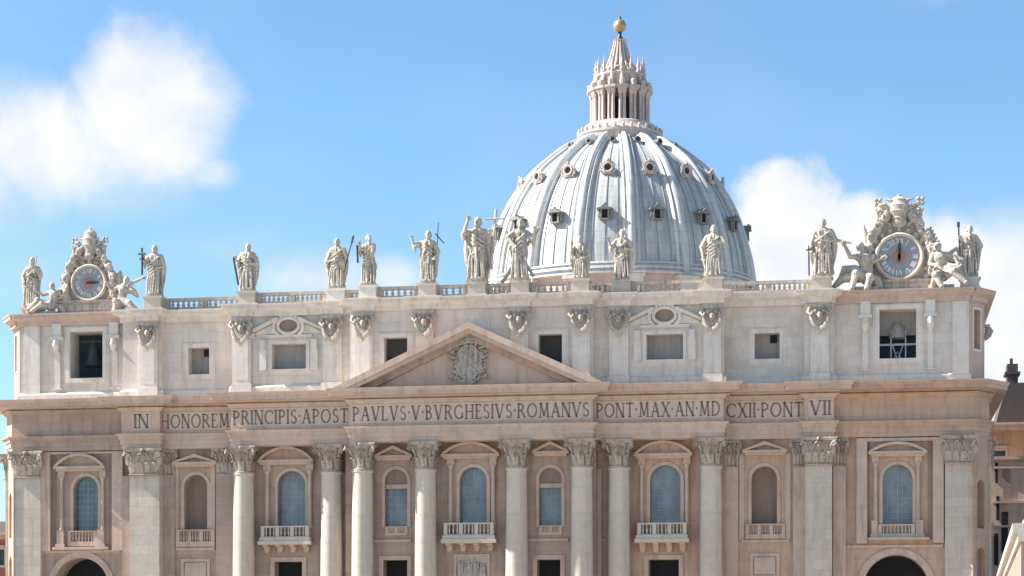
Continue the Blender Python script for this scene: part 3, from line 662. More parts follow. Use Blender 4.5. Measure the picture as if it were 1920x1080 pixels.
for t, a, b, Y in (('IN', 251, 279, -1), ('HONOREM', 302, 430, 0), ('PRINCIPIS·APOST', 437, 653, -2.5), ('PAVLVS·V·BVRGHESIVS·ROMANVS', 661, 1105, -4), ('PONT·MAX·AN·MD', 1118, 1351, -2.5), ('CXII·PONT', 1362, 1506, 0), ('VII', 1518, 1558, -1)):
    lettering(t, a, b, Y-.004)

# ------------------------------------------------------------ pediment
ap, lft, rgt = (X(878, -6.4), Z(603, -6.4)), X(624, -6.4), X(1131, -6.4)
zb0 = zLip+.045
def rake(dl, dt, db, y0, y1, name, mat, par):
    # dl: inset of the ends, dt/db: vertical drops of top and bottom edges from the outer line
    for sg, xe in ((-1, lft), (1, rgt)):
        sl = (ap[1]-zb0)/abs(ap[0]-xe); xo = xe-sg*dl
        pts = [(ap[0], ap[1]-dt), (ap[0], ap[1]-db), (xe-sg*((db+dl*0)/sl), zb0), (xe-sg*(dt/sl), zb0)]
        mb = MB().pxz(pts, y0, y1); o = mb.build(name, mat, par)
    return o
tym = MB().pxz([(lft+1.2, zb0-.3), (rgt-1.2, zb0-.3), (ap[0], ap[1]-.9)], -4.42, -2.5).build('tympanum', 'frieze', B)
rake(0, 0, .75, -6.4, -3.0, 'raking_cornice', 'trim', tym)
rake(0, .755, 1.25, -6.15, -3.1, 'raking_cornice', 'trim', tym)
rake(0, 1.255, 1.95, -5.0, -3.2, 'raking_moulding', 'wall', tym)
ca = MB(); cx = X(880, -4.2); Yc = -4.5; zz = lambda v: Z(v, -4.2)
sh_ = [(cx+1.25*math.cos(a), zz(680)+1.75*math.sin(a)*(1 if math.sin(a) > 0 else 1.25)) for a in [2*PI*i/20 for i in range(20)]]
ca.pxz(sh_, Yc-.3, Yc+.1)
for t_ in range(20):
    a = 2*PI*t_/20; b = 2*PI*(t_+1)/20
    ca.tube([(cx+1.4*math.cos(a), Yc-.3, zz(680)+1.9*math.sin(a)), (cx+1.4*math.cos(b), Yc-.3, zz(680)+1.9*math.sin(b))], .16, 5)
ca.lathe([(.5, zz(646)), (.62, zz(643)), (.55, zz(639)), (.6, zz(637)), (.45, zz(632)), (.47, zz(630)), (.2, zz(626)), (.0, zz(625))], cx, Yc-.25, 12)
for sg in (-1, 1):
    ca.tube([(cx-sg*1.5, Yc-.25, zz(634)), (cx+sg*1.4, Yc-.3, zz(664))], .13, 6); ca.ball((cx-sg*1.55, Yc-.25, zz(633)), (.35, .2, .35), 8, 6)
    for k in range(7):
        px = cx+sg*(1.55+.3*math.sin(k*1.3)); pz = zz(655+k*9); ca.tube([(px-sg*.4, Yc-.2, pz), (px+sg*.35, Yc-.35, pz+.2), (px+sg*.4, Yc-.35, pz-.25), (px+sg*.05, Yc-.35, pz-.3)], [.16, .16, .13, .08], 6)
    ca.tube([(cx+sg*1.2, Yc-.2, zz(712)), (cx+sg*.5, Yc-.35, zz(719)), (cx, Yc-.3, zz(714))], .17, 6)
for i in range(70):
    a = rnd.uniform(0, 2*PI); f_ = rnd.random()**.5; rr = rnd.uniform(.07, .2); ca.ball((cx+1.75*f_*math.cos(a), Yc-.36+.1*f_, zz(678)+2.5*f_*math.sin(a)), (rr, .2, rr*rnd.uniform(.8, 1.6)), 6, 5)
for k in range(9):
    a = 2*PI*k/9+.3; ca.tube([(cx+1.5*math.cos(a), Yc-.25, zz(680)+2.1*math.sin(a)), (cx+1.95*math.cos(a+.12), Yc-.45, zz(680)+2.5*math.sin(a+.12)), (cx+1.9*math.cos(a+.32), Yc-.5, zz(680)+2.3*math.sin(a+.32)), (cx+1.65*math.cos(a+.3), Yc-.5, zz(680)+2.15*math.sin(a+.3))], [.13, .15, .12, .06], 6)
ca.ball((cx, Yc-.3, zz(722)), (.5, .25, .25), 8, 6)
ca.build('coat_of_arms', 'relief', tym, smooth=True)

# ------------------------------------------------------------ attic
AW = {'E': .4, 'P': -.55, 'N': .4, 'F': -2.1, 'C': -3.6}
aop = {0: [op(132, 193, 709, 622, .4, 0, 3.0)], 2: [op(354, 393, 702, 652, .4, 0, 1.2)], 3: [op(510, 574, 692, 645, -2.1, 0, 1.2)],
       4: [op(721, 764, 700, 633, -3.6, 0, 1.2), op(1010, 1054, 700, 627, -3.6, 0, 1.2)], 5: [op(1212, 1281, 674, 627, -2.1, 0, 1.2)], 6: [op(1415, 1462, 673, 625, .4, 0, 1.2)], 8: [op(1649, 1718, 672, 580, .4, 0, 3.0)]}
for k, S, x0, x1, eL, eR, i in spans(AXL-.1, AXR+.1):
    Y = AW[k]; ops = aop.get(i, [])
    if i == 0: x0 = AXL
    if i == 8: x1 = AXR
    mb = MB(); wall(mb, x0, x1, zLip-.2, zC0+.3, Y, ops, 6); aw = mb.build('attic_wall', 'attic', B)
    e0, e1 = (E1 if i == 0 else eL), (E1 if i == 8 else eR); dz = .005*(i % 3)+(.012 if S < 0 else 0)+(.02 if S < -3 else 0)
    MB().mold(x0, x1, Y-.12, [(0.02, zLip), (.28, zLip+.02), (.28, zLip+.75), (.1, zLip+1.0), (.02, zLip+1.02)], min(e0, 1), min(e1, 1), Y+.5, dz).build('attic_plinth', 'attic_trim', aw)
    MB().mold(x0, x1, Y-.35, ATC, e0, e1, Y+3, dz).build('attic_cornice', 'blush' if i in (0, 8) else 'attic_trim', aw)
for o, a, ln, e1, e2 in flanks(AXL, AXR, .4):
    mb = MB(); opn = [(.8, 2.2, Z(676, 1), Z(605, 1), 0, .7)] if ln < 10 else [(t, t+3, Z(672, 1), Z(600, 1), 0, .7) for t in (5, 15, 24)]
    wall(mb, -.1, ln+.1, zLip-.2, zC0+.3, 0, opn, 2.); aw = placed(mb, o, a).build('attic_wall', 'blush' , B)
    for p in opn: 
        placed(plate(p[0]-.02, p[1]+.02, p[2]-.02, p[3]+.02, .7, False), o, a).build('window_back', 'orangewall', aw); fr = MB(); surround(fr, p, 0, .25, .1); placed(fr, o, a).build('window_frame', 'attic_trim', aw)
    placed(MB().mold(0, ln, -.35, ATC, e1, e2, 1.5, .008), o, a).build('attic_cornice', 'blush', aw)
    if ln > 10:    # carved keystones that stand out from the flank
        cb = MB().tube([(3, -.5, zC0-2.2), (3, -.75, zC0-2.6), (3, -.55, zC0-3.1), (3, -.2, zC0-3.6)], [.35, .5, .42, .2], 8); cb.box(2.4, 3.6, -.8, .1, zC0-2.2, zC0-1.9)
        if o[0] < 0: cb.xf(Matrix.Translation((ln-6, 0, 0)))
        placed(cb, o, a).build('corbel', 'carving', aw)
MB().box(AXL-1.0, AXR+1.0, 7, 33, zLip, zC2-.1).build('attic_core', 'attic', B)
def orn_mesh():
    """lion-head and festoon block that crowns an attic pilaster"""
    mb = MB(); q = random.Random(5)
    mb.box(-1.1, 1.1, -.35, .4, 1.7, 2.0); mb.box(-.95, .95, -.2, .4, 1.2, 1.7)
    mb.ball((0, -.4, .95), (.34, .3, .38), 9, 7); mb.ball((0, -.65, .82), (.14, .15, .12), 7, 5)
    for k in range(11): a = 2*PI*k/11; mb.ball((.42*math.cos(a), -.3, .98+.46*math.sin(a)), (.12, .14, .14), 6, 4)
    for k in range(14): mb.ball((q.uniform(-.95, .95), -.42, q.uniform(.2, 1.5)), (q.uniform(.07, .13),)*3, 5, 4)
    for sg in (-1, 1):
        mb.tube([(sg*1.0, -.3, 1.6), (sg*1.15, -.5, 1.2), (sg*.9, -.6, .95), (sg*.75, -.5, 1.25), (sg*.95, -.5, 1.35)], [.22, .24, .2, .15, .1], 6)
        mb.tube([(sg*.95, -.4, 1.0), (sg*.8, -.5, .4), (sg*.45, -.55, -.1), (0, -.5, -.35)], [.14, .2, .22, .2], 6)
        mb.ball((sg*.45, -.4, 1.35), (.2, .2, .2), 6, 5)
    mb.ball((0, -.45, -.5), (.25, .2, .3), 7, 5)
    return mb.mesh('pilaster_head', 'carving', True, 50)
orn = orn_mesh()
APIL = [(262, 294, -1), (436, 470, -2.5), (605, 640, -2.5), (665, 698, -4), (780, 812, -4), (957, 990, -4), (1073, 1106, -4), (1142, 1178, -2.5), (1319, 1352, -2.5), (1520, 1554, -1)]
for u0, u1, S in APIL:
    Yp = S+.02; a, b = X(u0, Yp), X(u1, Yp); mb = MB()
    mb.box(a, b, Yp, Yp+.9, zLip+.3, zC0-.1); mb.box(a+.3, b-.3, Yp-.05, Yp+.05, zLip+1.7, zC0-2.4); mb.box(a-.14, b+.14, Yp-.3, Yp+.6, zLip+.25, zLip+1.15); mb.box(a-.1, b+.1, Yp-.2, Yp+.4, zC0-.3, zC0+.2)
    p = mb.build('attic_pilaster', 'attic_trim', B); oh = link('pilaster_head', orn, p, ((a+b)/2, Yp, zC0-2.55)); oh.scale = (1.1, 1.1, 1.22)
    MB().mold(a-.2, b+.2, Yp-.3, ATC, 1, 1, Yp+.5, .06).build('attic_cornice', 'attic_trim', p)
for u0, u1 in ((45, 74), (1786, 1817)):
    MB().box(X(u0, 0), X(u1, 0), .1, .9, zLip+.9, zC0).build('attic_pilaster', 'attic_trim', B)
# attic window frames
def awin(o, Y, w, back, label=None, d=None):
    mb = MB(); surround(mb, o, Y, w, .16); mb.box(o[0]-w-.25, o[0]-w, Y-.08, Y+.02, o[2]-w-.2, o[3]+w+.15); mb.box(o[1]+w, o[1]+w+.25, Y-.08, Y+.02, o[2]-w-.2, o[3]+w+.15); mb.box(o[0]-w, o[1]+w, Y-.08, Y+.02, o[3]+w, o[3]+w+.15); mb.box(o[0]-w, o[1]+w, Y-.08, Y+.02, o[2]-w-.2, o[2]-w)
    f = mb.build('attic_window', 'attic_trim', B, label=label)
    plate(o[0]-.02, o[1]+.02, o[2]-.02, o[3]+.02, Y+(d or o[5]), False).build('window_back', back, f); return f
f = awin(aop[0][0], .4, .5, 'teal', 'dark belfry opening under the left clock'); f2 = awin(aop[8][0], .4, .5, 'teal', 'barred belfry opening under the right clock')
for i in (2, 6):
    o = aop[i][0]; f_ = awin(o, .4, .45, 'blind'); MB().box(o[0]+(o[1]-o[0])*.6, o[1]-.35, 1.45, 1.6, o[3]-.95, o[3]-.1).build('dark_spot', 'dark', f_)  # small dark block at the upper right of the window back
for i in (3, 5):
    o = aop[i][0]; f_ = awin(o, -2.1, .4, 'blind')
    # broken scroll pediment with an oval eye
    Y = -2.1; xm = (o[0]+o[1])/2; z0 = o[3]+.85; mb = MB()
    mb.box(xm-2.8, xm+2.8, Y-.35, Y+.01, z0-.1, z0+.22)
    for sg in (-1, 1):
        mb.pxz([(xm+sg*4.2, z0+.55), (xm+sg*4.2, z0+.9), (xm+sg*1.3, z0+2.25), (xm+sg*1.3, z0+1.8)], Y-.7, Y+.01)
        mb.pxz([(xm+sg*3.9, z0+.3), (xm+sg*3.9, z0+.54), (xm+sg*1.3, z0+1.75), (xm+sg*1.3, z0+.3)], Y-.2, Y+.005)
        mb.tube([(xm+sg*1.2, Y-.2, z0+.2), (xm+sg*1.75, Y-.4, z0+.7), (xm+sg*1.7, Y-.4, z0+1.6), (xm+sg*1.25, Y-.4, z0+2.0)], [.25, .25, .22, .15], 7)
        mb.tube([(xm+sg*4.2, Y-.3, z0+.4), (xm+sg*4.45, Y-.4, z0+.1), (xm+sg*4.1, Y-.4, z0-.1)], [.22, .2, .12], 6)
        mb.box(xm+sg*3.1-.4, xm+sg*3.1+.4, Y-.3, Y+.012, o[2]-.1, z0-.4); mb.box(xm+sg*3.1-.3, xm+sg*3.1+.3, Y-.5, Y+.01, z0-1.6, z0-.4)
    pts = [(xm+1.28*math.cos(a), z0+1.25+.9*math.sin(a)) for a in [2*PI*t/22 for t in range(23)]]
    mb.tube([(x, Y-.35, z) for x, z in pts], .2, 6, False)
    for t in range(9):
        a = PI*.1+PI*.8*t/8; mb.ball((xm+1.5*math.cos(a), Y-.3, z0+1.35+1.15*math.sin(a)), .24, 7, 5)
    p = mb.build('scroll_pediment', 'attic_trim', f_, smooth=True)
    MB().pxz([(x, z) for x, z in pts[:-1]], Y-.12, Y+.006).build('oval_eye', 'niche', f_)
for k in (0, 1):
    o = aop[4][k]; awin(o, -3.6, .45, 'blinddark', d=1.15)
# consoles beside the belfry openings, bars on the right one
for o, u in ((aop[0][0], 162), (aop[8][0], 1683)):
    for sg, x in ((-1, o[0]-1.55), (1, o[1]+1.55)):
        mb = MB(); mb.box(x-.55, x+.55, -.25, .42, o[3]-.6, zC0+.2); mb.box(x-.75, x+.75, -.4, .41, o[3]-1.0, o[3]-.6)
        mb.tube([(x, -.3, o[3]-1.1), (x, -.45, o[3]-1.7), (x, -.2, o[3]-2.3), (x, .1, o[3]-2.6)], [.35, .42, .3, .15], 8); mb.box(x-.33, x+.33, .2, .41, o[2]-1.2, o[3]-2.4); mb.box(x-.6, x+.6, .05, .41, o[2]-1.35, o[2]-1.2)
        mb.build('console', 'attic_trim', B)
o = aop[8][0]; mb = MB(); zx = o[2]; wd = o[1]-o[0]; hh = o[3]-o[2]
for t in (.3, .5-.07, .7):
    mb.box(o[0]+wd*t if t != .43 else 0, o[0]+wd*t+.14 if t != .43 else 0.0001, 1.9, 2.0, zx, zx+hh*.62) if t != .43 else None
mb.box(o[0], o[1], 1.88, 2.02, zx+hh*.3, zx+hh*.34)
mb.tube([(o[0]+wd*.36, 1.95, zx+hh*.3), (o[0]+wd*.5, 1.95, zx), ], .07, 5); mb.tube([(o[0]+wd*.64, 1.95, zx+hh*.3), (o[0]+wd*.5, 1.95, zx)], .07, 5)
mb.tube([(o[0]+wd*.38, 1.96, zx), (o[0]+wd*.5, 1.96, zx+hh*.18), (o[0]+wd*.62, 1.96, zx)], .06, 5)
mb.build('window_bars', 'ironwhite', f2)
mb = MB().box(o[0]-.01, o[1]+.01, 2.5, 2.7, zx+hh*.52, o[3]+.01); mb.lathe([(1.0, zx+hh*.45), (.95, zx+hh*.5), (.7, zx+hh*.66), (.35, zx+hh*.75), (0, zx+hh*.77)], (o[0]+o[1])/2, 2.2, 14); mb.build('bell_housing', 'blind', f2, smooth=True)
o = aop[0][0]; xm = (o[0]+o[1])/2+.3; b = thing('bell', 'dark bronze bell hanging in the belfry opening under the left clock', 'bell', (xm, 1.9, o[2]+1.6))
MB().lathe([(0, 2.6), (.35, 2.55), (.55, 2.3), (.62, 1.6), (.8, .7), (1.15, .1), (1.25, 0), (1.1, 0)], n=20).build('bell_body', 'bronze', b, smooth=True)
yk = MB().tube([(-1.6, 0, 3.0), (1.6, 0, 3.0)], .16, 8); yk.tube([(0, 0, 2.5), (0, 0, 3.0)], .14, 8); yk.build('yoke', 'bronze', b)
# ------------------------------------------------------------ balustrade with the statues' pedestals
zT = zC2+.03
PED = [(48, -.1), (285, -1), (461, -2.5), (628, -2.5), (688, -4), (800, -4), (893, -4), (974, -4), (1087, -4), (1165, -2.5), (1337, -2.5), (1542, -1), (1823, -.1)]
pedx = []
for i, (u, S) in enumerate(PED):
    y = S+.75; x = X(u, S-.2) ; mb = MB(); zt = zRail+.12
    if i in (0, 12): x += (.1 if i == 0 else -.2); y = 1.6; zt = zT+.95 if i == 0 else zT+1.35
    mb.box(x-1.15, x+1.15, y-.95, y+.95, zT+.01, zT+.3); mb.box(x-1.02, x+1.02, y-.85, y+.85, zT+.3, zt-.22); mb.box(x-1.2, x+1.2, y-1., y+1., zt-.22, zt)
    mb.build('pedestal', 'pale' if i not in (3, 4, 12) else 'attic_trim', B); pedx.append((x, y, zt))
bounds = [(1, 2, 0), (2, 3, -2.1), (3, 4, -2.1), (4, 5, -3.6), (5, 6, -3.6), (6, 7, -3.6), (7, 8, -3.6), (8, 9, -2.1), (9, 10, -2.1), (10, 11, 0)]
for a, b, Y in bounds:
    xa, xb = pedx[a][0]+1.02, pedx[b][0]-1.02; y = max(Y+.3, .0) if Y == 0 else Y+.3; ln = xb-xa
    if ln < .8: MB().box(xa, xb, y, y+.4, zT, zRail).build('balustrade', 'attic_trim', B); continue
    nb = max(2, int(ln/4.2)+1); balustrade(xa-.02, xb+.02, zT+.001*a, zRail, y, y+.5, nb, max(2, int((ln/nb)/.48)), .45, .36, .7).build('balustrade', 'carving', B)
# ------------------------------------------------------------ the dome (parts of the basilica)
DY = 150.0; PM = F/depth(0, DY)      # px per metre at the axis of the dome
zd = lambda v: CH+(PV-v)/PM
prof_px = [(64, 252), (80, 272), (110, 285.5), (146, 312), (170, 333), (188, 355), (205, 380), (219, 405), (229, 428), (237, 450), (247, 485), (253, 520), (255, 540), (256, 552)]
DP = [(r/PM-.75, zd(v)) for r, v in prof_px]
def dr(z):
    for (r0, z0), (r1, z1) in zip(DP[:-1], DP[1:]):
        if z1 <= z <= z0: t = (z-z0)/(z1-z0); return r0+(r1-r0)*t
    return DP[-1][0]
# smooth the profile
def smooth(P, k=4):
    out = []
    for i in range(len(P)-1):
        p0, p1, p2, p3 = P[max(i-1, 0)], P[i], P[i+1], P[min(i+2, len(P)-1)]
        for j in range(k):
            t = j/k; out.append(tuple(.5*(2*p1[a]+(p2[a]-p0[a])*t+(2*p0[a]-5*p1[a]+4*p2[a]-p3[a])*t*t+(3*p1[a]-p0[a]-3*p2[a]+p3[a])*t**3) for a in (0, 1)))
    return out+[P[-1]]
SP = smooth(DP)
dome = MB().lathe(SP, 0, 0, 192).build('dome', 'lead', B, (0, DY, 0), smooth=True)
zs0, zs1 = SP[-1][1], SP[0][1]
def along(ang, cross, name, mat, z_hi=None, closed=False):
    """sweep a cross-section (sideways, outwards) up the dome at azimuth ang (0 = towards the viewer)"""
    mb = MB(); ca, sa = math.sin(ang), -math.cos(ang); tx, ty = -sa, ca; vs = []; k = len(cross)
    pts = SP; n = len(pts)
    for i, (r, z) in enumerate(pts):
        r0, z0 = pts[max(i-1, 0)]; r1, z1 = pts[min(i+1, n-1)]; dl = math.hypot(r1-r0, z1-z0); nr, nz = -(z1-z0)/dl, (r1-r0)/dl
        sc = .5+.55*min(1, r/24.5)
        for s_, h in cross: vs.append((ca*(r+nr*h)+tx*s_*sc, sa*(r+nr*h)+ty*s_*sc, z+nz*h))
    mb.add(vs, [(i*k+j, (i+1)*k+j, (i+1)*k+j+1, i*k+j+1) for i in range(n-1) for j in range(k-1)])
    return mb
ribc = [(-1.45, -.3), (-1.45, .35), (-1.15, .62), (-.85, .35), (-.72, .35), (-.6, .8), (-.3, 1.0), (.3, 1.0), (.6, .8), (.72, .35), (.85, .35), (1.15, .62), (1.45, .35), (1.45, -.3)]
for i in range(16):
    along(2*PI*(i+.5)/16, ribc, '', '').build('rib', 'leadrib', dome, smooth=True)
for i in range(16):
    mb = MB()
    for k in (-1.1, 0, 1.1):
        o = along(2*PI*i/16+R(22.5)*k/4.6, [(-.10, -.1), (-.06, .12), (.06, .12), (.10, -.1)], '', ''); mb.add(o.v, o.f)
    mb.build('standing_seams', 'seam', dome)
def frame_at(ang, z):
    r = dr(z); e = .5; tr, tz = dr(z+e)-dr(z-e), 2*e; l = math.hypot(tr, tz); nr, nz = tz/l, -tr/l
    ca, sa = math.sin(ang), -math.cos(ang)
    return Matrix(((-sa, -ca, 0, ca*r), (ca, -sa, 0, sa*r), (0, 0, 1, z), (0, 0, 0, 1)))   # local x sideways, local -y outwards, local z up
def dormer_low():
    mb = MB(); mb.box(-.95, -.6, -1.1, 1.5, 0, 1.9); mb.box(.6, .95, -1.1, 1.5, 0, 1.9); mb.box(-1.1, 1.1, -1.2, 1.5, -.25, 0)
    mb.pxz([(-1.6, 1.85), (1.6, 1.85), (1.65, 2.1), (.8, 2.3), (0, 2.95), (-.8, 2.3), (-1.65, 2.1)], -1.6, 2.6)
    for s in (-1, 1): mb.tube([(s*1.0, -.6, .1), (s*1.35, -.7, .5), (s*1.15, -.6, 1.3), (s*1.5, -.6, 1.8)], [.25, .22, .16, .2], 6)
    mb.ball((0, -1.0, 3.0), .28, 7, 5); return mb
def dormer_mid():
    mb = MB()
    for t in range(18):
        a, b = 2*PI*t/18, 2*PI*(t+1)/18; mb.tube([(1.05*math.cos(a), -.9, 1+1.05*math.sin(a)), (1.05*math.cos(b), -.9, 1+1.05*math.sin(b))], .3, 6)
        mb.add([(1.1*math.cos(a), -.9, 1+1.1*math.sin(a)), (1.1*math.cos(b), -.9, 1+1.1*math.sin(b)), (1.1*math.cos(b), 2.5, 1+1.1*math.sin(b)), (1.1*math.cos(a), 2.5, 1+1.1*math.sin(a))], [(0, 1, 2, 3)])
    for s in (-1, 1): mb.tube([(s*1.2, -.8, -.2), (s*1.75, -.8, .3), (s*1.4, -.8, .9), (s*1.6, -.8, 1.6), (s*.8, -.8, 2.3), (0, -.8, 2.6)], [.25, .28, .2, .22, .25, .25], 6)
    mb.box(-1.3, 1.3, -.9, 1, -.5, -.2); mb.ball((0, -.9, 2.75), .35, 7, 5); return mb
def dormer_up():
    mb = MB()
    for t in range(12):
        a, b = 2*PI*t/12, 2*PI*(t+1)/12; mb.tube([(.6*math.cos(a), -.7, .6+.6*math.sin(a)), (.6*math.cos(b), -.7, .6+.6*math.sin(b))], .2, 5)
        mb.add([(.65*math.cos(a), -.7, .6+.65*math.sin(a)), (.65*math.cos(b), -.7, .6+.65*math.sin(b)), (.65*math.cos(b), 2.5, .6+.65*math.sin(b)), (.65*math.cos(a), 2.5, .6+.65*math.sin(a))], [(0, 1, 2, 3)])
    return mb
def hole(w, h, z0, y, rnd_): return MB().pxz([(w*math.cos(a), z0+h/2+h/2*math.sin(a)) for a in [2*PI*t/14 for t in range(14)]] if rnd_ else [(-w, z0), (w, z0)]+arcpts(0, z0+h-w, w, w, 0, PI, 8), y, y+.1)
for fn, v, hl, mat in ((dormer_low, 408, (.6, 1.9, 0, -.75, 0), 'dormer'), (dormer_mid, 324, (.9, 1.8, .1, -.7, 1), 'lantern'), (dormer_up, 270, (.5, 1.0, .1, -.55, 1), 'dormer')):
    me = fn().mesh('dormer', mat, True, 45); hm = hole(*hl).mesh('dormer_opening', 'dark' if v == 408 else 'blinddark'); ds = {408: .84, 324: .76, 270: .8}[v]
    # the near side of a ring stands higher in the picture than its axis
    z = CH+(PV-v)/F*depth(0, DY-dr(zd(v)))
    for i in range(16):
        o = link('dormer', me, dome); o.matrix_local = frame_at(2*PI*i/16, z-.6) @ Matrix.Scale(ds, 4)
        h = link('dormer_opening', hm, dome); h.matrix_local = frame_at(2*PI*i/16, z-.6) @ Matrix.Scale(ds, 4)
# rings at the foot, and the drum
zf = CH+(PV-497)/F*depth(0, DY-25)
RB = SP[-1][0]
MB().lathe([(RB-.5, zf+.9), (RB+.5, zf+.75), (RB+.6, zf+.45), (RB+.2, zf+.35), (RB+.3, zf+.1), (RB+.9, zf-.05), (RB+1.0, zf-.45), (RB+.5, zf-.6), (RB+.5, zf-.9), (RB+1.3, zf-1.05), (RB+1.3, zf-1.4), (RB+.4, zf-1.55)], n=128).build('dome_base_moulding', 'leadrib', dome, smooth=True)
drum = MB().lathe([(RB+.4, zf-1.4), (RB+.4, zf-5.5), (RB+.9, zf-5.7), (RB+2.4, zf-6.1), (RB+2.4, zf-6.8), (RB+.6, zf-7.2), (RB+.6, 38)], n=128).build('drum', 'blush', B, (0, DY, 0), smooth=True)
for i in range(16):
    a = 2*PI*(i+.5)/16; mb = MB().box(-1.9, 1.9, -1.2, 1.5, 38, zf-1.6); mb.box(-2.1, 2.1, -1.5, 1.5, zf-2.2, zf-1.62)
    mb.xf(Matrix.Rotation(a, 4, 'Z') @ Matrix.Translation((0, -(RB+.4), 0))).build('buttress', 'attic', drum)
# lantern
lan = MB().lathe([(78/PM-.2, zd(275)), (78/PM, zd(272)), (78/PM, zd(262)), (80/PM, zd(260)), (80/PM, zd(256)), (74/PM, zd(252)), (68/PM, zd(243)), (66/PM, zd(239)), (62/PM, zd(237)), (0, zd(237))], n=64).build('lantern', 'lantern', B, (0, DY, 0), smooth=True)
for i in range(32):
    a = 2*PI*i/32; MB().ball((78/PM*math.sin(a), -78/PM*math.cos(a), zd(251)), (.28, .28, .5), 6, 5).build('finial', 'lantern', lan)
core = MB().lathe([(41/PM, zd(240)), (41/PM, zd(180)), (0, zd(180))], n=32).build('lantern_core', 'brick', lan)
for i in range(16):
    a = 2*PI*i/16; mb = MB(); w = .52
    op_ = MB().pxz([(-w, zd(236)), (w, zd(236))]+arcpts(0, zd(196), w, w, 0, PI, 8), 0, .25)
    op_.xf(Matrix.Rotation(a, 4, 'Z') @ Matrix.Translation((0, -41/PM-.12, 0))).build('lantern_window', 'dark', core)
z0, z1 = zd(238), zd(181)
colm = MB()
for sx in (-.36, .36): colm.lathe([(.42, z0), (.42, z0+.3), (.33, z0+.5), (.30, z1-.8), (.34, z1-.75), (.5, z1-.15), (.5, z1)], sx, -52.5/PM, 10)
colm.box(-.3, .3, -50/PM, -40/PM, z0, z1); colm.box(-.8, .8, -58/PM, -40/PM, z0-.05, z0+.2)
colm.box(-.85, .85, -58/PM, -40/PM, z1, z1+.45); colm.box(-1.0, 1.0, -61/PM, -40/PM, z1+.45, z1+.85)
cm = colm.mesh('paired_columns', 'lantern', True)
vol = MB(); vol.tube([(0, -57/PM, z1+.8), (0, -56/PM, z1+1.6), (0, -50/PM, z1+1.9), (0, -47/PM, z1+2.8), (0, -44/PM, z1+3.6)], [.42, .55, .4, .35, .45], 8)
vol.box(-.3, .3, -54/PM, -42/PM, z1+.8, z1+2.0); vm = vol.mesh('volute', 'lantern', True)
can = MB().lathe([(.42, 0), (.45, .35), (.2, .5), (.32, 1.0), (.34, 1.3), (.14, 1.8), (.2, 2.1), (.06, 2.4), (.03, 3.1), (0, 3.2)], n=8).mesh('candelabrum', 'lantern', True)
for i in range(16):
    a = 2*PI*(i+.5)/16; Rm = Matrix.Rotation(a, 4, 'Z')
    for nm, me in (('paired_columns', cm), ('volute', vm)): o = link(nm, me, lan); o.matrix_local = Rm
    o = link('candelabrum', can, lan, (45/PM*math.sin(a), -45/PM*math.cos(a), zd(143)))
MB().lathe([(41/PM, z1+.3), (57/PM, z1+.35), (58/PM, z1+.6), (50/PM, z1+.9), (45/PM, z1+1.2), (45/PM, zd(150)), (48/PM, zd(148)), (48.5/PM, zd(145)), (46/PM, zd(143)), (36/PM, zd(142)), (31/PM, zd(141)), (30/PM, zd(134)), (32/PM, zd(132)), (31/PM, zd(129)), (24/PM, zd(127)), (19/PM, zd(115)), (15/PM, zd(102)), (12/PM, zd(90)), (9.5/PM, zd(80)), (8/PM, zd(76)), (8.5/PM, zd(75)), (0, zd(74))], n=48).build('spire', 'lantern', lan, smooth=True)
for i in range(16):
    a = 2*PI*(i+.5)/16
    MB().tube([(r/PM*math.sin(a), -r/PM*math.cos(a), zd(v)) for r, v in ((33, 138), (27, 128), (21, 118), (17, 104), (13.5, 91), (10.5, 79), (10.5, 76))], [.3, .3, .27, .22, .18, .16, .3], 6).build('spire_rib', 'lantern', lan, smooth=True)
MB().lathe([(8/PM, zd(76)), (6.5/PM, zd(72)), (3.5/PM, zd(68)), (3.2/PM, zd(63)), (4.5/PM, zd(61)), (3/PM, zd(60))], n=16).build('orb_stem', 'bronze', lan, smooth=True)
MB().ball((0, 0, zd(49)), (12.2/PM, 12.2/PM, 12.6/PM), 24, 16).build('orb', 'gold', lan, smooth=True)
mb = MB().lathe([(5/PM, zd(38.5)), (2.8/PM, zd(35)), (2.2/PM, zd(32)), (.8/PM, zd(30)), (0, zd(30))], n=10); mb.build('orb_cap', 'bronze', lan, smooth=True)
mb = MB().box(-.08, .08, -.08, .08, zd(31), zd(12)); mb.box(-.65, -.08, -.07, .07, zd(20), zd(18.5)); mb.box(.08, .65, -.07, .07, zd(20), zd(18.5)); mb.build('cross', 'ironwhite', lan)

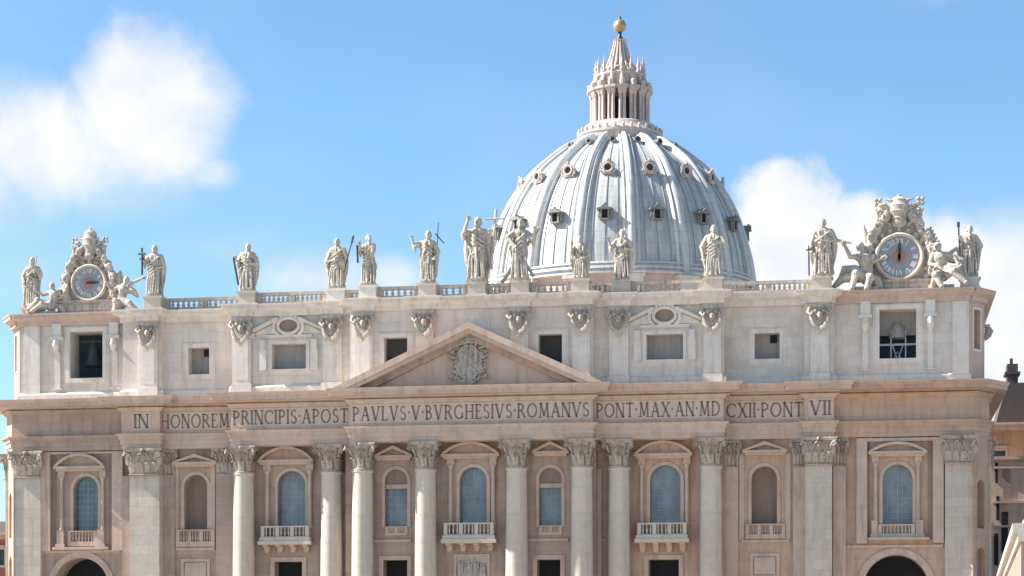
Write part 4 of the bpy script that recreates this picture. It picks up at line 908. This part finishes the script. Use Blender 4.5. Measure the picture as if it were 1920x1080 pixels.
# ------------------------------------------------------------ statues
def bake(mb, name, mat, voxel, smooth_=0):
    o = bpy.data.objects.new('tmp', mb.mesh(name)); SC.collection.objects.link(o)
    r = o.modifiers.new('r', 'REMESH'); r.mode = 'VOXEL'; r.voxel_size = voxel; r.use_smooth_shade = True
    if smooth_: s = o.modifiers.new('s', 'SMOOTH'); s.factor = .4; s.iterations = smooth_
    dg = C.evaluated_depsgraph_get(); me = bpy.data.meshes.new_from_object(o.evaluated_get(dg)); me.name = name
    bpy.data.objects.remove(o); me.materials.clear(); me.materials.append(M[mat])
    me.polygons.foreach_set('use_smooth', [True]*len(me.polygons)); return me
def limb(mb, pts, rad, n=8):
    mb.tube(pts, rad, n)
    for p, r in zip(pts, rad): mb.ball(p, r, n, 6)
def hand(mb, p, d, s):
    d = Vector(d).normalized(); p = Vector(p); side = d.cross(Vector((0, 1, 0))); side = side.normalized() if side.length > .1 else Vector((1, 0, 0))
    mb.ball(p, (.032*s, .022*s, .036*s), 7, 5)
    for i, l in enumerate((.045, .055, .052, .04)):
        b = p+side*(i-1.5)*.017*s; limb(mb, [b, b+d*l*.6*s, b+d*l*s+Vector((0, -.012*s, 0))], [.0105*s]*3, 5)
    limb(mb, [p-side*.02*s, p-side*.05*s+d*.02*s], [.011*s, .009*s], 5)
def head(mb, c, s, yaw=0., beard=True, hair=.0, tiara=False):
    st_ = len(mb.v)
    mb.ball((0, 0, 0), (.046*s, .055*s, .062*s), 12, 9); mb.ball((0, -.022*s, -.035*s), (.033*s, .034*s, .036*s), 9, 6)
    mb.ball((0, -.062*s, -.008*s), (.010*s, .016*s, .022*s), 6, 5)
    for q in (-1, 1): mb.ball((q*.019*s, -.046*s, .012*s), (.012*s, .008*s, .006*s), 5, 4); mb.ball((q*.047*s, .0, -.005*s), (.008*s, .016*s, .02*s), 5, 4)
    mb.ball((0, .012*s, .022*s), (.053*s, .056*s, .052*s), 10, 7)
    for i in range(7): a = PI*(i-3)/4.5; mb.ball((.046*s*math.sin(a), .02*s+.035*s*math.cos(a), -.01*s), (.02*s, .02*s, .035*s+hair*s), 6, 5)
    if beard: mb.ball((0, -.042*s, -.062*s), (.028*s, .024*s, .038*s), 7, 5)
    mb.xf(Matrix.Translation(c) @ Matrix.Rotation(yaw, 4, 'Z'), st_)
def robed(seed, Hh, arms, lean=0., wide=1., cloak=0, cs=0., belt=.58, knee=0, beard=True, yaw=0., hd=(0, 0), extra=None, hem=1.):
    wide *= .87
    """one standing stone figure in a mantle; arms: list of (shoulder side, elbow, hand) in units of the height"""
    q = random.Random(seed); mb = MB(); n = 44; P = [(.0, .150*hem, .115), (.02, .158*hem, .12), (.12, .140, .11), (.25, .132, .105), (.38, .138, .108), (.5, .135, .105), (.6, .118, .09), (.68, .128, .092), (.75, .142, .092), (.795, .128, .08), (.825, .075, .06), (.85, .045, .048)]
    fr = [(q.uniform(5, 8), q.uniform(0, 6), .012), (q.uniform(9, 13), q.uniform(0, 6), .010), (q.uniform(16, 20), q.uniform(0, 6), .006)]; tw = q.uniform(-3, 3)
    vs = []; N = 34
    for i in range(N):
        t = .85*i/(N-1)
        for (z0, a0, b0), (z1, a1, b1) in zip(P[:-1], P[1:]):
            if z0 <= t <= z1+1e-6: k = (t-z0)/(z1-z0); k = k*k*(3-2*k); a = a0+(a1-a0)*k; b = b0+(b1-b0)*k; break
        sway = lean*math.sin(t/.85*PI)*.06; amp = 2.0 if t < .55 else 1.1 if t < .75 else .35
        for j in range(n):
            th = 2*PI*j/n; f = sum(A*math.sin(math.floor(w)*th+ph+tw*t*2) for w, ph, A in fr)*amp
            if .3 < t < .72 and wide > 0: f += .018*math.sin(th*2+t*16+seed)
            x, y = (a*wide+f)*math.cos(th), (b+f)*math.sin(th)
            if knee and t < .45: y -= .05*math.exp(-((math.cos(th)-knee*.5)/.35)**2)*math.sin(t/.45*PI) if math.sin(th) < 0 else 0
            vs.append((x+sway, y, t))
    mb.add(vs, [(i*n+j, i*n+(j+1) % n, (i+1)*n+(j+1) % n, (i+1)*n+j) for i in range(N-1) for j in range(n)]+[tuple(range(n-1, -1, -1)), tuple((N-1)*n+j for j in range(n))])
    # mantle thrown across the body in ropes of cloth
    for k in range(5):
        s = q.choice((-1, 1)) if seed % 3 else 1; z0 = .70-.07*k
        mb.tube([(s*.12*wide+lean*.03, -.06, z0+.06), (s*.04, -.115, z0-.02), (-s*.08, -.105, z0-.10), (-s*.135*wide, -.03, z0-.13)], [.02, .026, .024, .02], 6)
    for k in range(6):
        x = (k-2.5)*.045+q.uniform(-.01, .01); mb.tube([(x*.8+lean*.05, -.10, .5), (x, -.118, .3), (x*1.1+q.uniform(-.02, .02), -.125, .02)], [.012, .02, .024], 6)
    if cloak: # cloak hanging at one or both sides
        for s in ((-1, 1) if cloak == 2 else (cs,)):
            mb.tube([(s*.10, .02, .78), (s*.17*wide, .02, .68), (s*.19*wide, .02, .5), (s*.175*wide, .02, .3), (s*.14, .03, .1)], [.04, .055, .06, .05, .035], 9)
    for (s, el, ha) in arms:
        sh_ = (s*.125*wide+lean*.03, 0, .765); limb(mb, [sh_, el, ha], [.052, .042, .026], 9)
        mb.tube([sh_, tuple((a+b)/2 for a, b in zip(sh_, el)), el, (el[0]*.97, el[1], el[2]-.1)], [.055, .06, .055, .02], 8)   # sleeve
        d = Vector(ha)-Vector(el); hand(mb, Vector(ha)+d.normalized()*.02, d, 1.)
    limb(mb, [(lean*.02, 0, .83), (hd[0]*.6, 0, .88)], [.036, .034], 8)
    head(mb, (hd[0], -.008+hd[1], .925), 1.08, yaw, beard, .01)
    for s in (-1, 1): mb.ball((s*.06, -.13, .015), (.03, .055, .018), 7, 5)
    mb.box(-.16, .16, -.13, .11, -.045, .008)
    if extra: extra(mb)
    mb.xf(Matrix.Scale(Hh/1.03, 4)); return bake(mb, 'stone_figure', 'statue', .042)
def prop(name, mat, par, segs_, Hh):
    mb = MB(); k = Hh/1.03
    for a, b, r in segs_: mb.tube([tuple(v*k for v in a), tuple(v*k for v in b)], r, 7)
    return mb.build(name, mat, par, smooth=True)
ST = [ # label, height px, height v_top, arms, options, props
 ('stone saint at the far left corner of the roof holding up a short club', 483, [(1, (.19, -.04, .62), (.10, -.12, .74)), (-1, (-.19, 0, .6), (-.14, -.12, .5))], dict(lean=.3, cloak=1, cs=-1), [('club', 'statue', [((.09, -.14, .7), (.15, -.14, 1.04), .09)])], 567),
 ('robed stone saint right of the left clock, lifting a double-barred cross', 460, [(-1, (-.2, -.06, .62), (-.17, -.16, .76)), (1, (.18, .0, .56), (.08, -.13, .52))], dict(lean=.6, cloak=1, cs=1, wide=1.1), [('double_cross', 'bronze', [((-.2, -.18, .42), (-.2, -.18, .96), .12), ((-.28, -.18, .84), (-.12, -.18, .84), .11), ((-.25, -.18, .74), (-.15, -.18, .74), .1)])], 552),
 ('broad cloaked stone saint alone on the left balustrade, palm in his lower hand', 457, [(-1, (-.21, -.04, .56), (-.25, -.1, .66)), (1, (.19, 0, .55), (.07, -.13, .56))], dict(lean=-.3, cloak=2, wide=1.15), [('palm', 'bronze', [((-.25, -.12, .5), (-.29, -.12, .72), .12), ((-.25, -.1, .5), (-.2, -.06, .15), .12)])], 542),
 ('stone saint with a slanting spear behind his shoulder, above the pediment\'s left foot', 447, [(-1, (-.2, -.05, .5), (-.05, -.14, .53)), (1, (.19, .0, .6), (.17, -.1, .73))], dict(lean=.5, cloak=2, wide=1.12), [('spear', 'bronze', [((.12, -.05, .2), (.33, .0, 1.02), .07), ((.31, .0, .94), (.345, .0, 1.08), .13)])], 533),
 ('slim stone saint turned left with folded raised hands, next to the spear bearer', 440, [(-1, (-.16, -.1, .62), (-.15, -.18, .76)), (1, (.1, -.12, .6), (-.08, -.19, .66))], dict(lean=.2, wide=.85, yaw=.5, hem=.9), [('saw', 'bronze', [((-.2, -.17, .8), (-.19, -.15, .45), .12)])], 527),
 ('half-bare stone baptist raising one arm, thin broken cross beside his head', 433, [(-1, (-.27, -.03, .69), (-.31, -.06, .84)), (1, (.19, 0, .58), (.15, -.1, .46))], dict(lean=-.5, cloak=1, cs=1, wide=.92, hem=.85), [('thin_cross', 'bronze', [((.17, 0, .7), (.2, 0, 1.2), .05), ((.14, 0, .98), (.31, 0, .79), .07)])], 524),
 ('tall stone redeemer blessing with raised arm, large cross at his side, left of the dome', 408, [(-1, (-.22, -.06, .72), (-.14, -.12, .93)), (1, (.2, 0, .62), (.21, -.1, .72))], dict(lean=.3, cloak=2, wide=1.05, yaw=-.3), [('large_cross', 'statue', [((.22, -.06, .2), (.3, -.02, 1.15), .16), ((.13, -.04, 1.0), (.43, -.04, 1.0), .13)])], 524),
 ('stone apostle with a huge slanting cross, in front of the dome\'s left edge', 411, [(-1, (-.2, -.1, .68), (-.1, -.17, .55)), (1, (.22, -.04, .64), (.24, -.08, .78))], dict(lean=-.3, wide=.95, hd=(.0, -.03)), [('diagonal_cross', 'statue', [((-.34, .1, 0.0), (.3, .06, .9), .22), ((-.26, .06, .86), (.2, .12, .1), .18)])], 520),
 ('stooping heavy stone saint carrying a bundle, before the first dark dome bay', 443, [(-1, (-.22, -.1, .62), (-.2, -.16, .78)), (1, (.2, -.02, .55), (.1, -.14, .45))], dict(lean=.4, cloak=2, wide=1.15, hd=(-.02, -.04)), [], 515),
 ('stone saint lifting a book to the left, before the dome\'s central rib', 430, [(-1, (-.22, -.08, .6), (-.26, -.14, .76)), (1, (.2, .0, .6), (.12, -.14, .56))], dict(lean=-.2, cloak=1, cs=1, wide=1.0), [('staff', 'statue', [((.05, .08, .0), (.1, .06, 1.06), .09)])], 517),
 ('bearded stone saint facing front, elbow out, before the dome\'s right side', 422, [(-1, (-.23, .0, .56), (-.2, -.06, .36)), (1, (.22, -.06, .62), (.04, -.15, .64))], dict(lean=.0, cloak=1, cs=-1, wide=1.1, knee=1), [], 514),
 ('wide-robed stone saint left of the right clock, sword point resting by his foot', 410, [(-1, (-.2, -.02, .56), (-.2, -.1, .44)), (1, (.22, -.04, .6), (.04, -.15, .56))], dict(lean=.3, cloak=2, wide=1.25), [('sword', 'bronze', [((-.24, -.12, .55), (-.235, -.1, .02), .09), ((-.29, -.12, .47), (-.18, -.12, .47), .08)])], 512),
 ('stone saint at the far right corner of the roof with a long upright staff', 422, [(-1, (-.2, -.06, .58), (-.19, -.14, .7)), (1, (.21, .0, .58), (.18, -.06, .44))], dict(lean=-.2, cloak=1, cs=1, wide=1.0, hem=1.1), [('halberd', 'bronze', [((-.19, -.16, .3), (-.22, -.14, 1.04), .09), ((-.22, -.14, .98), (-.22, -.14, 1.08), .17)])], 515)]
for i, ((lab, vt, arms, opt, props, vf), (px, py, pz)) in enumerate(zip(ST, pedx)):
    u = PED[i][0]; Hh = Z(vt, py, u)-pz-.05
    t = thing('saint_statue', lab, 'statue', (px, py, pz+.0), 'stone saints along the roof balustrade')
    link('stone_figure', robed(i+11, Hh, arms, **opt), t, (0, 0, .04*Hh/1.03+.005))
    for nm, mt_, sg in props: prop(nm, mt_, t, sg, Hh)
# ------------------------------------------------------------ clocks
def clock(u, v, rr, rd, vb0, vb1, vtop, ub0, ub1, Y, lab, hands, boss):
    """a round clock in a carved frame with papal crown and crossed keys; built round the dial's centre"""
    cx, cz = X(u, Y), Z(v, Y, u); pm = F/depth(cx, Y); r1, r0 = rr/pm, rd/pm; zb = zT
    t = thing('roof_clock', lab, 'clock', (cx, Y, zb)); h = cz-zb
    q = random.Random(int(u)); W_ = (ub1-ub0)/2/pm; off = ((ub0+ub1)/2-u)/pm
    b = MB().box(-W_+off, W_+off, -.2, 1.6, 0, h-r1-.05); b.box(-W_-.2+off, W_+.2+off, -.4, 1.6, h-r1-.05, h-r1+.25); b.box(-W_-.15+off, W_+.15+off, -.35, 1.6, 0.001, .3)
    b.box(-W_*.6+off, W_*.6+off, -.28, 0, .45, h-r1-.3); b.build('clock_base', 'carving', t)
    k = rr/42.
    c = MB(); c.pxz([(x, z+h) for x, z in arcpts(0, 0, r1*1.08, r1*1.08, 0, 2*PI, 32)[:-1]], .15, 1.3)
    sil = [(1.75, -.95), (1.62, -.45), (1.42, -.1), (1.38, .45), (1.15, .8), (1.0, 1.15), (.72, 1.35), (.62, 1.7), (.35, 1.85)]
    c.pxz([(x*r1, h+z*r1) for x, z in sil]+[(-x*r1, h+z*r1) for x, z in reversed(sil)], .25, .9)
    for s in (-1, 1):
        for j in range(26):
            tt = q.random(); i_ = int(tt*7.99); (xa, za), (xb, zb_) = sil[i_], sil[i_+1]; f_ = q.random(); xx, zz_ = xa+(xb-xa)*f_, za+(zb_-za)*f_
            c.ball((s*xx*r1*q.uniform(.82, 1.02), q.uniform(-.25, .3), h+zz_*r1), tuple(q.uniform(.18, .42)*k for _ in range(3)), 6, 5)
        for j in range(5):
            a0 = .5+.42*j; c.tube([(s*r1*.2, .1, h+r1*1.75), (s*r1*(.45+.05*j)*math.sin(a0)*1.5, -.1, h+r1*(1.75+.62*math.cos(a0))), (s*r1*(.62)*math.sin(a0+.15)*1.5, -.1, h+r1*(1.72+.78*math.cos(a0+.15)))], [.2*k, .24*k, .1*k], 6)
    for i in range(9):   # flaming ring above the dial
        a = R(18+144*i/8); c.tube([(r1*1.0*math.cos(a), .2, h+r1*1.0*math.sin(a)), (r1*1.2*math.cos(a), 0, h+r1*1.2*math.sin(a))], [.35, .3], 7)
    for s in (-1, 1):
        c.tube([(s*r1*1.0, .1, h-r1*.9), (s*r1*1.3, -.1, h-r1*.6), (s*r1*1.25, -.1, h-.1*r1), (s*r1*1.16, 0, h+r1*.4), (s*r1*1.12, 0, h+r1*.75), (s*r1*.75, 0, h+r1*1.15)], [.35, .5, .42, .38, .42, .35], 8)
        for (ax, az, ar) in ((1.32, -.62, .5), (1.3, .25, .42), (.86, 1.28, .45), (.55, 1.62, .38), (1.15, .85, .36)):   # scrolls
            pts = [(s*(ax*r1+ar*k*(1-.75*j/9)*math.cos(j*.9+az)), -.25-.03*j, h+az*r1+ar*k*1.4*(1-.75*j/9)*math.sin(j*.9+az)) for j in range(10)]
            c.tube(pts, [.26*k*(1-.05*j) for j in range(10)], 6)
        for j in range(14): c.ball((s*r1*q.uniform(1.08, 1.55), q.uniform(-.4, .1), h-r1*q.uniform(.15, 1.)), tuple(q.uniform(.16, .42)*k for _ in range(3)), 6, 5)
        for j in range(9):
            tt = q.random(); c.ball((s*r1*(1.2-.65*tt), q.uniform(-.3, .1), h+r1*(.3+1.35*tt)), tuple(q.uniform(.14, .34)*k for _ in range(3)), 6, 5)
        # crossed keys behind the crown
        c.tube([(-s*r1*.35, .25, h+r1*1.2), (s*r1*.78, .2, h+r1*2.15)], .2*k, 6)
        for a_ in range(4): aa = R(90*a_+45); c.ball((s*(r1*.84)+.32*k*math.cos(aa), .2, h+r1*2.25+.32*k*math.sin(aa)), .24*k, 6, 5)
        c.tube([(s*r1*.3, .1, h+r1*1.3), (s*r1*.75, -.1, h+r1*1.55), (s*r1*.95, -.1, h+r1*1.95), (s*r1*.62, -.1, h+r1*1.9)], [.2*k, .22*k, .17*k, .12*k], 6)
    me = bake(c, 'carved_frame', 'carving', .07); link('carved_frame', me, t)
    zc0 = h+r1*1.5; zc1 = Z(vtop, Y, u)-zb; w = .36*r1; hh = zc1-zc0
    cr = MB().lathe([(w*.85, zc0), (w*.95, zc0+.06*hh), (w*.9, zc0+.12*hh), (w*1.12, zc0+.28*hh), (w*1.2, zc0+.32*hh), (w*1.12, zc0+.36*hh), (w*1.15, zc0+.5*hh), (w*1.2, zc0+.54*hh), (w*1.05, zc0+.58*hh), (w*.9, zc0+.72*hh), (w*.92, zc0+.76*hh), (w*.55, zc0+.86*hh), (w*.2, zc0+.9*hh), (w*.22, zc0+.95*hh), (0, zc1)], n=20)
    cr.build('papal_crown', 'carving', t, (0, .3, 0), smooth=True)
    MB().ball((0, -.25, h+r1*1.38), (.3*r1, .3, .22*r1), 10, 7).build('shell', 'carving', t, smooth=True)
    ring = MB(); n = 48; pr = [(r0, -.2), (r0*1.02, -.45), ((r0+r1)/2, -.55), (r1*.97, -.4), (r1, -.1), (r1, .3)]
    ring.add([(r*math.cos(2*PI*i/n), y, h+r*math.sin(2*PI*i/n)) for i in range(n) for r, y in pr], [(i*6+j, i*6+j+1, ((i+1) % n)*6+j+1, ((i+1) % n)*6+j) for i in range(n) for j in range(5)])
    ring.build('dial_ring', 'pale', t, smooth=True)
    d = MB().pxz([(x, z+h) for x, z in arcpts(0, 0, r0*1.0, r0*1.0, 0, 2*PI, 40)[:-1]], -.22, .1).build('dial', 'dial', t)
    nums = ['XII', 'I', 'II', 'III', 'IIII', 'V', 'VI', 'VII', 'VIII', 'IX', 'X', 'XI']
    mb = MB()
    for i, s in enumerate(nums):
        o0 = len(mb.v); hh_ = r0*.30; ws = [G[c_][0] for c_ in s]; tw = sum(ws)*hh_; sc = min(1, r0*.36/tw); x = -tw*sc/2
        for c_, w_ in zip(s, ws): glyph(mb, c_, x, 0, hh_, -.225, .03, sc); x += w_*hh_*sc
        mb.xf(Matrix.Translation((0, 0, h)) @ Matrix.Rotation(2*PI*i/12, 4, 'Y') @ Matrix.Translation((0, 0, r0*.63)), o0)
    mb.build('numerals', 'dialwhite', d)
    mb = MB()
    for i in range(16):
        a = 2*PI*i/16; b_ = a+PI/16; e = a-PI/16; f_ = r0*.42
        mb.pxz([(0, h), (f_*.55*math.cos(e), h+f_*.55*math.sin(e)), (f_*math.cos(a), h+f_*math.sin(a)), (f_*.55*math.cos(b_), h+f_*.55*math.sin(b_))], -.26-.001*i, -.2)
    mb.build('star_boss', boss, d)
    for a, l in hands:
        hm = MB().pxz([(-.13, -.3), (.13, -.3), (.16, l*r0*.7), (0, l*r0), (-.16, l*r0*.7)], -.34, -.29); hm.xf(Matrix.Translation((0, 0, h)) @ Matrix.Rotation(R(a), 4, 'Y')); hm.build('clock_hand', 'bronze' if a > 45 or boss == 'dialorange' else 'dialpink', d)
    return t, cx, cz, r1
clock(168, 531, 36, 29.5, 590, 566, 424, 106, 214, 1.0, 'left roof clock, dark-centred dial under a stone crown', ((90, .8),), 'dialpink')
clock(1686, 482, 46.5, 38, 548, 520, 362, 1632, 1745, 1.0, 'right roof clock, larger pale-figured dial with orange centre under a stone crown', ((2, .8), (184, .28)), 'dialorange')
# ------------------------------------------------------------ seated and reclining angels beside the clocks
def angel(u, vf, Y, sc, J, lab, wings, drape, extra=None, seed=1):
    """J: joints in units of the figure's height, x to the right of the picture, z up, y away from the viewer"""
    x = X(u, Y); mb = MB(); q = random.Random(seed)
    L_ = lambda *n: [J[k] for k in n]
    limb(mb, L_('pelvis', 'waist', 'chest', 'neck'), [.105, .09, .115, .045], 10); limb(mb, [(J['chest'][0]-.1, J['chest'][1], J['chest'][2]+.04), (J['chest'][0]+.1, J['chest'][1], J['chest'][2]+.04)], [.06, .06], 8)
    for s in 'lr':
        limb(mb, L_('pelvis', s+'knee', s+'foot'), [.1, .065, .04], 9); f = J[s+'foot']; mb.ball((f[0], f[1]-.05, f[2]), (.035, .07, .025), 7, 5)
        sh_ = (J['chest'][0]+(-.11 if s == 'l' else .11), J['chest'][1], J['chest'][2]+.05)
        limb(mb, [sh_]+L_(s+'elbow', s+'hand'), [.05, .038, .026], 8); d = Vector(J[s+'hand'])-Vector(J[s+'elbow']); hand(mb, Vector(J[s+'hand'])+d.normalized()*.02, d, 1.)
    limb(mb, [J['neck'], J['head']], [.036, .04], 8); head(mb, J['head'], 1.05, J.get('yaw', 0), False, .01)
    for (a, b, c_) in drape: mb.tube([a, tuple((p+q_)/2+q.uniform(-.02, .02) for p, q_ in zip(a, b)), b, c_], [.06, .08, .07, .03], 8)
    for (rt, mid, tip, wd) in wings:
        rt, mid, tip = Vector(rt), Vector(mid), Vector(tip)
        for k in range(6):
            f = k/5; m2 = mid.lerp(rt, f*.35); t2 = tip.lerp(rt, f*.5)+Vector((wd*f, 0, -.05*f)); limb(mb, [rt, m2+Vector((wd*.4*f, .0, 0)), t2], [.04, .045, .018], 6)
    if extra: extra(mb)
    mb.box(-.2, .2, -.12, .2, -.02, .06)
    mb.xf(Matrix.Scale(sc, 4)); t = thing('angel_statue', lab, 'statue', (x, Y, zT), 'stone angels beside the roof clocks')
    link('stone_figure', bake(mb, 'stone_figure', 'statue', .045), t); return t
# left of the left clock: reclining, back to the clock
angel(92, 0, .4, 5.6, dict(pelvis=(.05, 0, .16), waist=(.1, 0, .3), chest=(.12, 0, .42), neck=(.1, 0, .53), head=(.07, -.02, .62), lknee=(-.2, -.15, .3), lfoot=(-.42, -.15, .08), rknee=(-.1, -.2, .2), rfoot=(-.36, -.2, .02), lelbow=(-.12, -.05, .42), lhand=(-.24, -.1, .5), relbow=(.28, 0, .38), rhand=(.36, 0, .5)),
      'reclining stone angel between the corner saint and the left clock', [((.15, .08, .45), (.3, .1, .62), (.2, .1, .8), .12)], [((.1, -.1, .25), (-.35, -.12, .12), (-.42, -.1, .02)), ((.2, 0, .2), (.3, .05, .1), (.35, .0, .0)), ((-.1, .05, .15), (-.45, .02, .2), (-.5, 0, .05))], seed=2)
angel(232, 0, .4, 6.0, dict(pelvis=(-.04, 0, .18), waist=(-.04, 0, .32), chest=(.0, 0, .46), neck=(.02, 0, .57), head=(.06, -.02, .65), lknee=(-.1, -.2, .2), lfoot=(-.12, -.2, .0), rknee=(.18, -.18, .16), rfoot=(.3, -.2, .0), lelbow=(-.22, -.05, .42), lhand=(-.3, -.08, .55), relbow=(.2, 0, .6), rhand=(.4, 0, .68)),
      'seated stone angel right of the left clock, arm stretched to the right', [((-.1, .1, .5), (-.22, .12, .72), (-.1, .12, .86), .1)], [((0, -.1, .25), (.2, -.15, .12), (.36, -.1, .0)), ((-.1, -.1, .2), (-.1, -.15, .1), (-.2, -.1, .0)), ((.05, .0, .5), (.2, .0, .42), (.3, .02, .3))], seed=3)
def trumpet(mb): mb.tube([(-.2, -.12, .72), (-.42, -.12, .77), (-.56, -.12, .79), (-.62, -.12, .8)], [.015, .025, .05, .085], 9)
angel(1622, 0, .4, 7.4, dict(pelvis=(.02, 0, .2), waist=(.03, 0, .34), chest=(0, 0, .48), neck=(-.03, 0, .6), head=(-.08, -.03, .68), lknee=(-.14, -.2, .24), lfoot=(-.2, -.24, .0), rknee=(.08, -.2, .18), rfoot=(.02, -.24, .0), lelbow=(-.22, -.08, .52), lhand=(-.3, -.12, .68), relbow=(.12, 0, .45), rhand=(.26, 0, .5), yaw=-.8),
      'winged stone angel left of the right clock, head turned outwards', [((.05, .1, .5), (.02, .12, .78), (-.02, .12, 1.02), .12)], [((0, -.1, .25), (-.35, .0, .2), (-.5, .05, .06)), ((.0, -.05, .3), (-.3, .05, .36), (-.42, .05, .1)), ((.1, -.05, .2), (.2, 0, .1), (.25, 0, .0))], trumpet, 4)
angel(1765, 0, .4, 7.0, dict(pelvis=(.02, 0, .22), waist=(-.0, 0, .36), chest=(-.02, 0, .5), neck=(-.04, 0, .6), head=(-.07, -.03, .68), lknee=(-.1, -.22, .2), lfoot=(.0, -.26, .0), rknee=(.18, -.22, .24), rfoot=(.38, -.26, .05), lelbow=(-.18, -.04, .4), lhand=(-.1, -.2, .36), relbow=(.18, 0, .52), rhand=(.26, -.06, .4), yaw=-.5),
      'winged stone angel right of the right clock, one leg stretched out over the cornice', [((-.05, .1, .55), (-.2, .12, .82), (-.16, .12, 1.02), .1), ((.08, .1, .55), (.3, .12, .72), (.36, .12, .3), .1)], [((.05, -.1, .3), (.25, -.12, .3), (.35, -.1, .1)), ((0, -.1, .25), (-.1, -.18, .15), (-.15, -.1, 0)), ((.1, .05, .5), (.32, .05, .45), (.4, .05, .1))], None, 5)
# ------------------------------------------------------------ what stands around
# corridor wing running towards the viewer on the right
def line_y(p0, az, t): return (p0[0]-math.sin(az)*t, p0[1]-math.cos(az)*t)
c0 = (X(1868, -5), -5.0); az = .046; zc = Z(1080, -5, 1868)
t = thing('corridor_wing', 'long low wing with pale stone coping running forward at the right', 'building', (c0[0]+5, c0[1], 0))
def wingbox(nm, mat, w0, w1, z0, z1, t0=-4, t1=97):
    a, b = line_y(c0, az, t0), line_y(c0, az, t1); mb = MB()
    mb.pxy([(b[0]+w0, b[1]), (b[0]+w1, b[1]), (a[0]+w1, a[1]), (a[0]+w0, a[1])], z0, z1); o = mb.build(nm, mat, t, (-t.location.x, -t.location.y, 0)); return o
wingbox('wall', 'niche', .55, 12, 0, zc-1.2); wingbox('cornice', 'pale', 0, 12.5, zc-.55, zc); wingbox('frieze', 'pale', .35, 12.2, zc-1.2, zc-.55)
wingbox('parapet', 'pale', .7, 1.1, zc, zc+.25); wingbox('roof', 'rooftile', 1.1, 11.5, zc, zc+.4)
# palace behind the right corner
def building(name, lab, x0, x1, y0, y1, z1, wallm, rows, roof, sil=0):
    t = thing(name, lab, 'building', ((x0+x1)/2, y0, 0)); ox, oy = -(x0+x1)/2, -y0
    ops = []; 
    for (za, zb_, n, w) in rows:
        for i in range(n): xm = x0+(x1-x0)*(i+.5)/n; ops.append((xm-w/2, xm+w/2, za, zb_, 0, .4))
    mb = MB(); wall(mb, x0, x1, 0, z1, y0, ops, y1-y0 if 0 else y1); mb.build('wall', wallm, t, (ox, oy, 0))
    for o in ops:
        fr = MB(); surround(fr, o, y0, .3, .12); fr.box(o[0]-.45, o[1]+.45, y0-.3, y0, o[3]+.32, o[3]+.6); f = fr.build('window', 'trim', t, (ox, oy, 0)); plate(o[0], o[1], o[2], o[3], y0+.35, False).build('pane', 'bronze', f)
    MB().mold(x0-.1, x1+.1, y0, [(0, z1-.9), (.3, z1-.7), (.3, z1-.3), (.8, z1-.2), (.8, z1+.05)], 1, 1, y1).build('cornice', 'trim', t, (ox, oy, 0))
    if roof:
        mb = MB(); zr = z1+.06; xm = (x0+x1)/2
        mb.add([(x0-.6, y0-.6, zr), (x1+.6, y0-.6, zr), (x1+.6, y1+.6, zr), (x0-.6, y1+.6, zr), (x0+roof*.7, (y0+y1)/2, zr+roof), (x1-roof*.7, (y0+y1)/2, zr+roof)], [(0, 1, 5, 4), (1, 2, 5), (2, 3, 4, 5), (3, 0, 4), (0, 3, 2, 1)]); mb.build('roof', 'rooftile', t, (ox, oy, 0))
    return t
pY = 42.0; u0 = 1868; x0 = X(u0, pY); zt = Z(794, pY, 1880)
p = building('palace', 'orange stucco palace with a dark roof behind the right corner of the facade', x0-3, x0+36, pY, pY+22, zt, 'orangewall', [(Z(1040, pY, 1880), Z(1000, pY, 1880), 6, 2.4), (Z(955, pY, 1880), Z(900, pY, 1880), 6, 2.6), (Z(870, pY, 1880), Z(845, pY, 1880), 6, 1.8)], 0)
xr = X(1893, 50.); zt2 = Z(700, 50., 1890)
ox, oy = -p.location.x, -p.location.y
MB().pxz([(X(1862, 50), zt), (X(1885, 50), Z(725, 50, 1885)), (xr+30, Z(720, 50, 1890)), (xr+34, zt)], 46, 60).build('roof', 'rooftile', p, (ox, oy, 0))
t_ = MB().box(xr-.5, xr+.9, 47, 50, Z(735, 48, 1890), Z(684, 48, 1890)); t_.box(xr-.8, xr+1.2, 46.7, 50.3, Z(704, 48, 1890), Z(699, 48, 1890)); t_.box(xr-.1, xr+.3, 48, 48.4, Z(690, 48, 1890), Z(672, 48, 1890)); t_.build('chimney', 'rooftile', p, (ox, oy, 0))
# gabled pale wing beside the corner, and a distant house at the left edge
MB().mold(X(1858, 36), X(1925, 36), 36, [(0, 0), (0, Z(868, 36, 1880)), (.5, Z(862, 36, 1880)), (.5, Z(856, 36, 1880))], 1, 0, 42).build('side_wing', 'trim', p, (ox, oy, 0))
for (ua, ub, va, vb_) in ((1868, 1874, 930, 975), (1878, 1890, 960, 1035), (1864, 1872, 1000, 1060), (1880, 1895, 880, 935), (1866, 1871, 868, 905)):
    MB().box(X(ua, 36), X(ub, 36), 35.9, 36.05, Z(vb_, 36, 1880), Z(va, 36, 1880)).build('window', 'niche' if ua == 1880 else 'dark', p, (ox, oy, 0))
for v_ in (875, 985, 940): MB().box(X(1860, 36), X(1925, 36), 35.6, 36.1, Z(v_+4, 36, 1880), Z(v_, 36, 1880)).build('string_course', 'trim', p, (ox, oy, 0))
building('distant_house', 'distant dark red house low at the left edge', X(-90, 60), X(9, 60), 60, 75, Z(1000, 60, 0), 'red', [(Z(1060, 60, 0), Z(1030, 60, 0), 5, 1.6)], 2.2)
# dark carved profiles at the left flank (window hoods and capitals seen from the side)
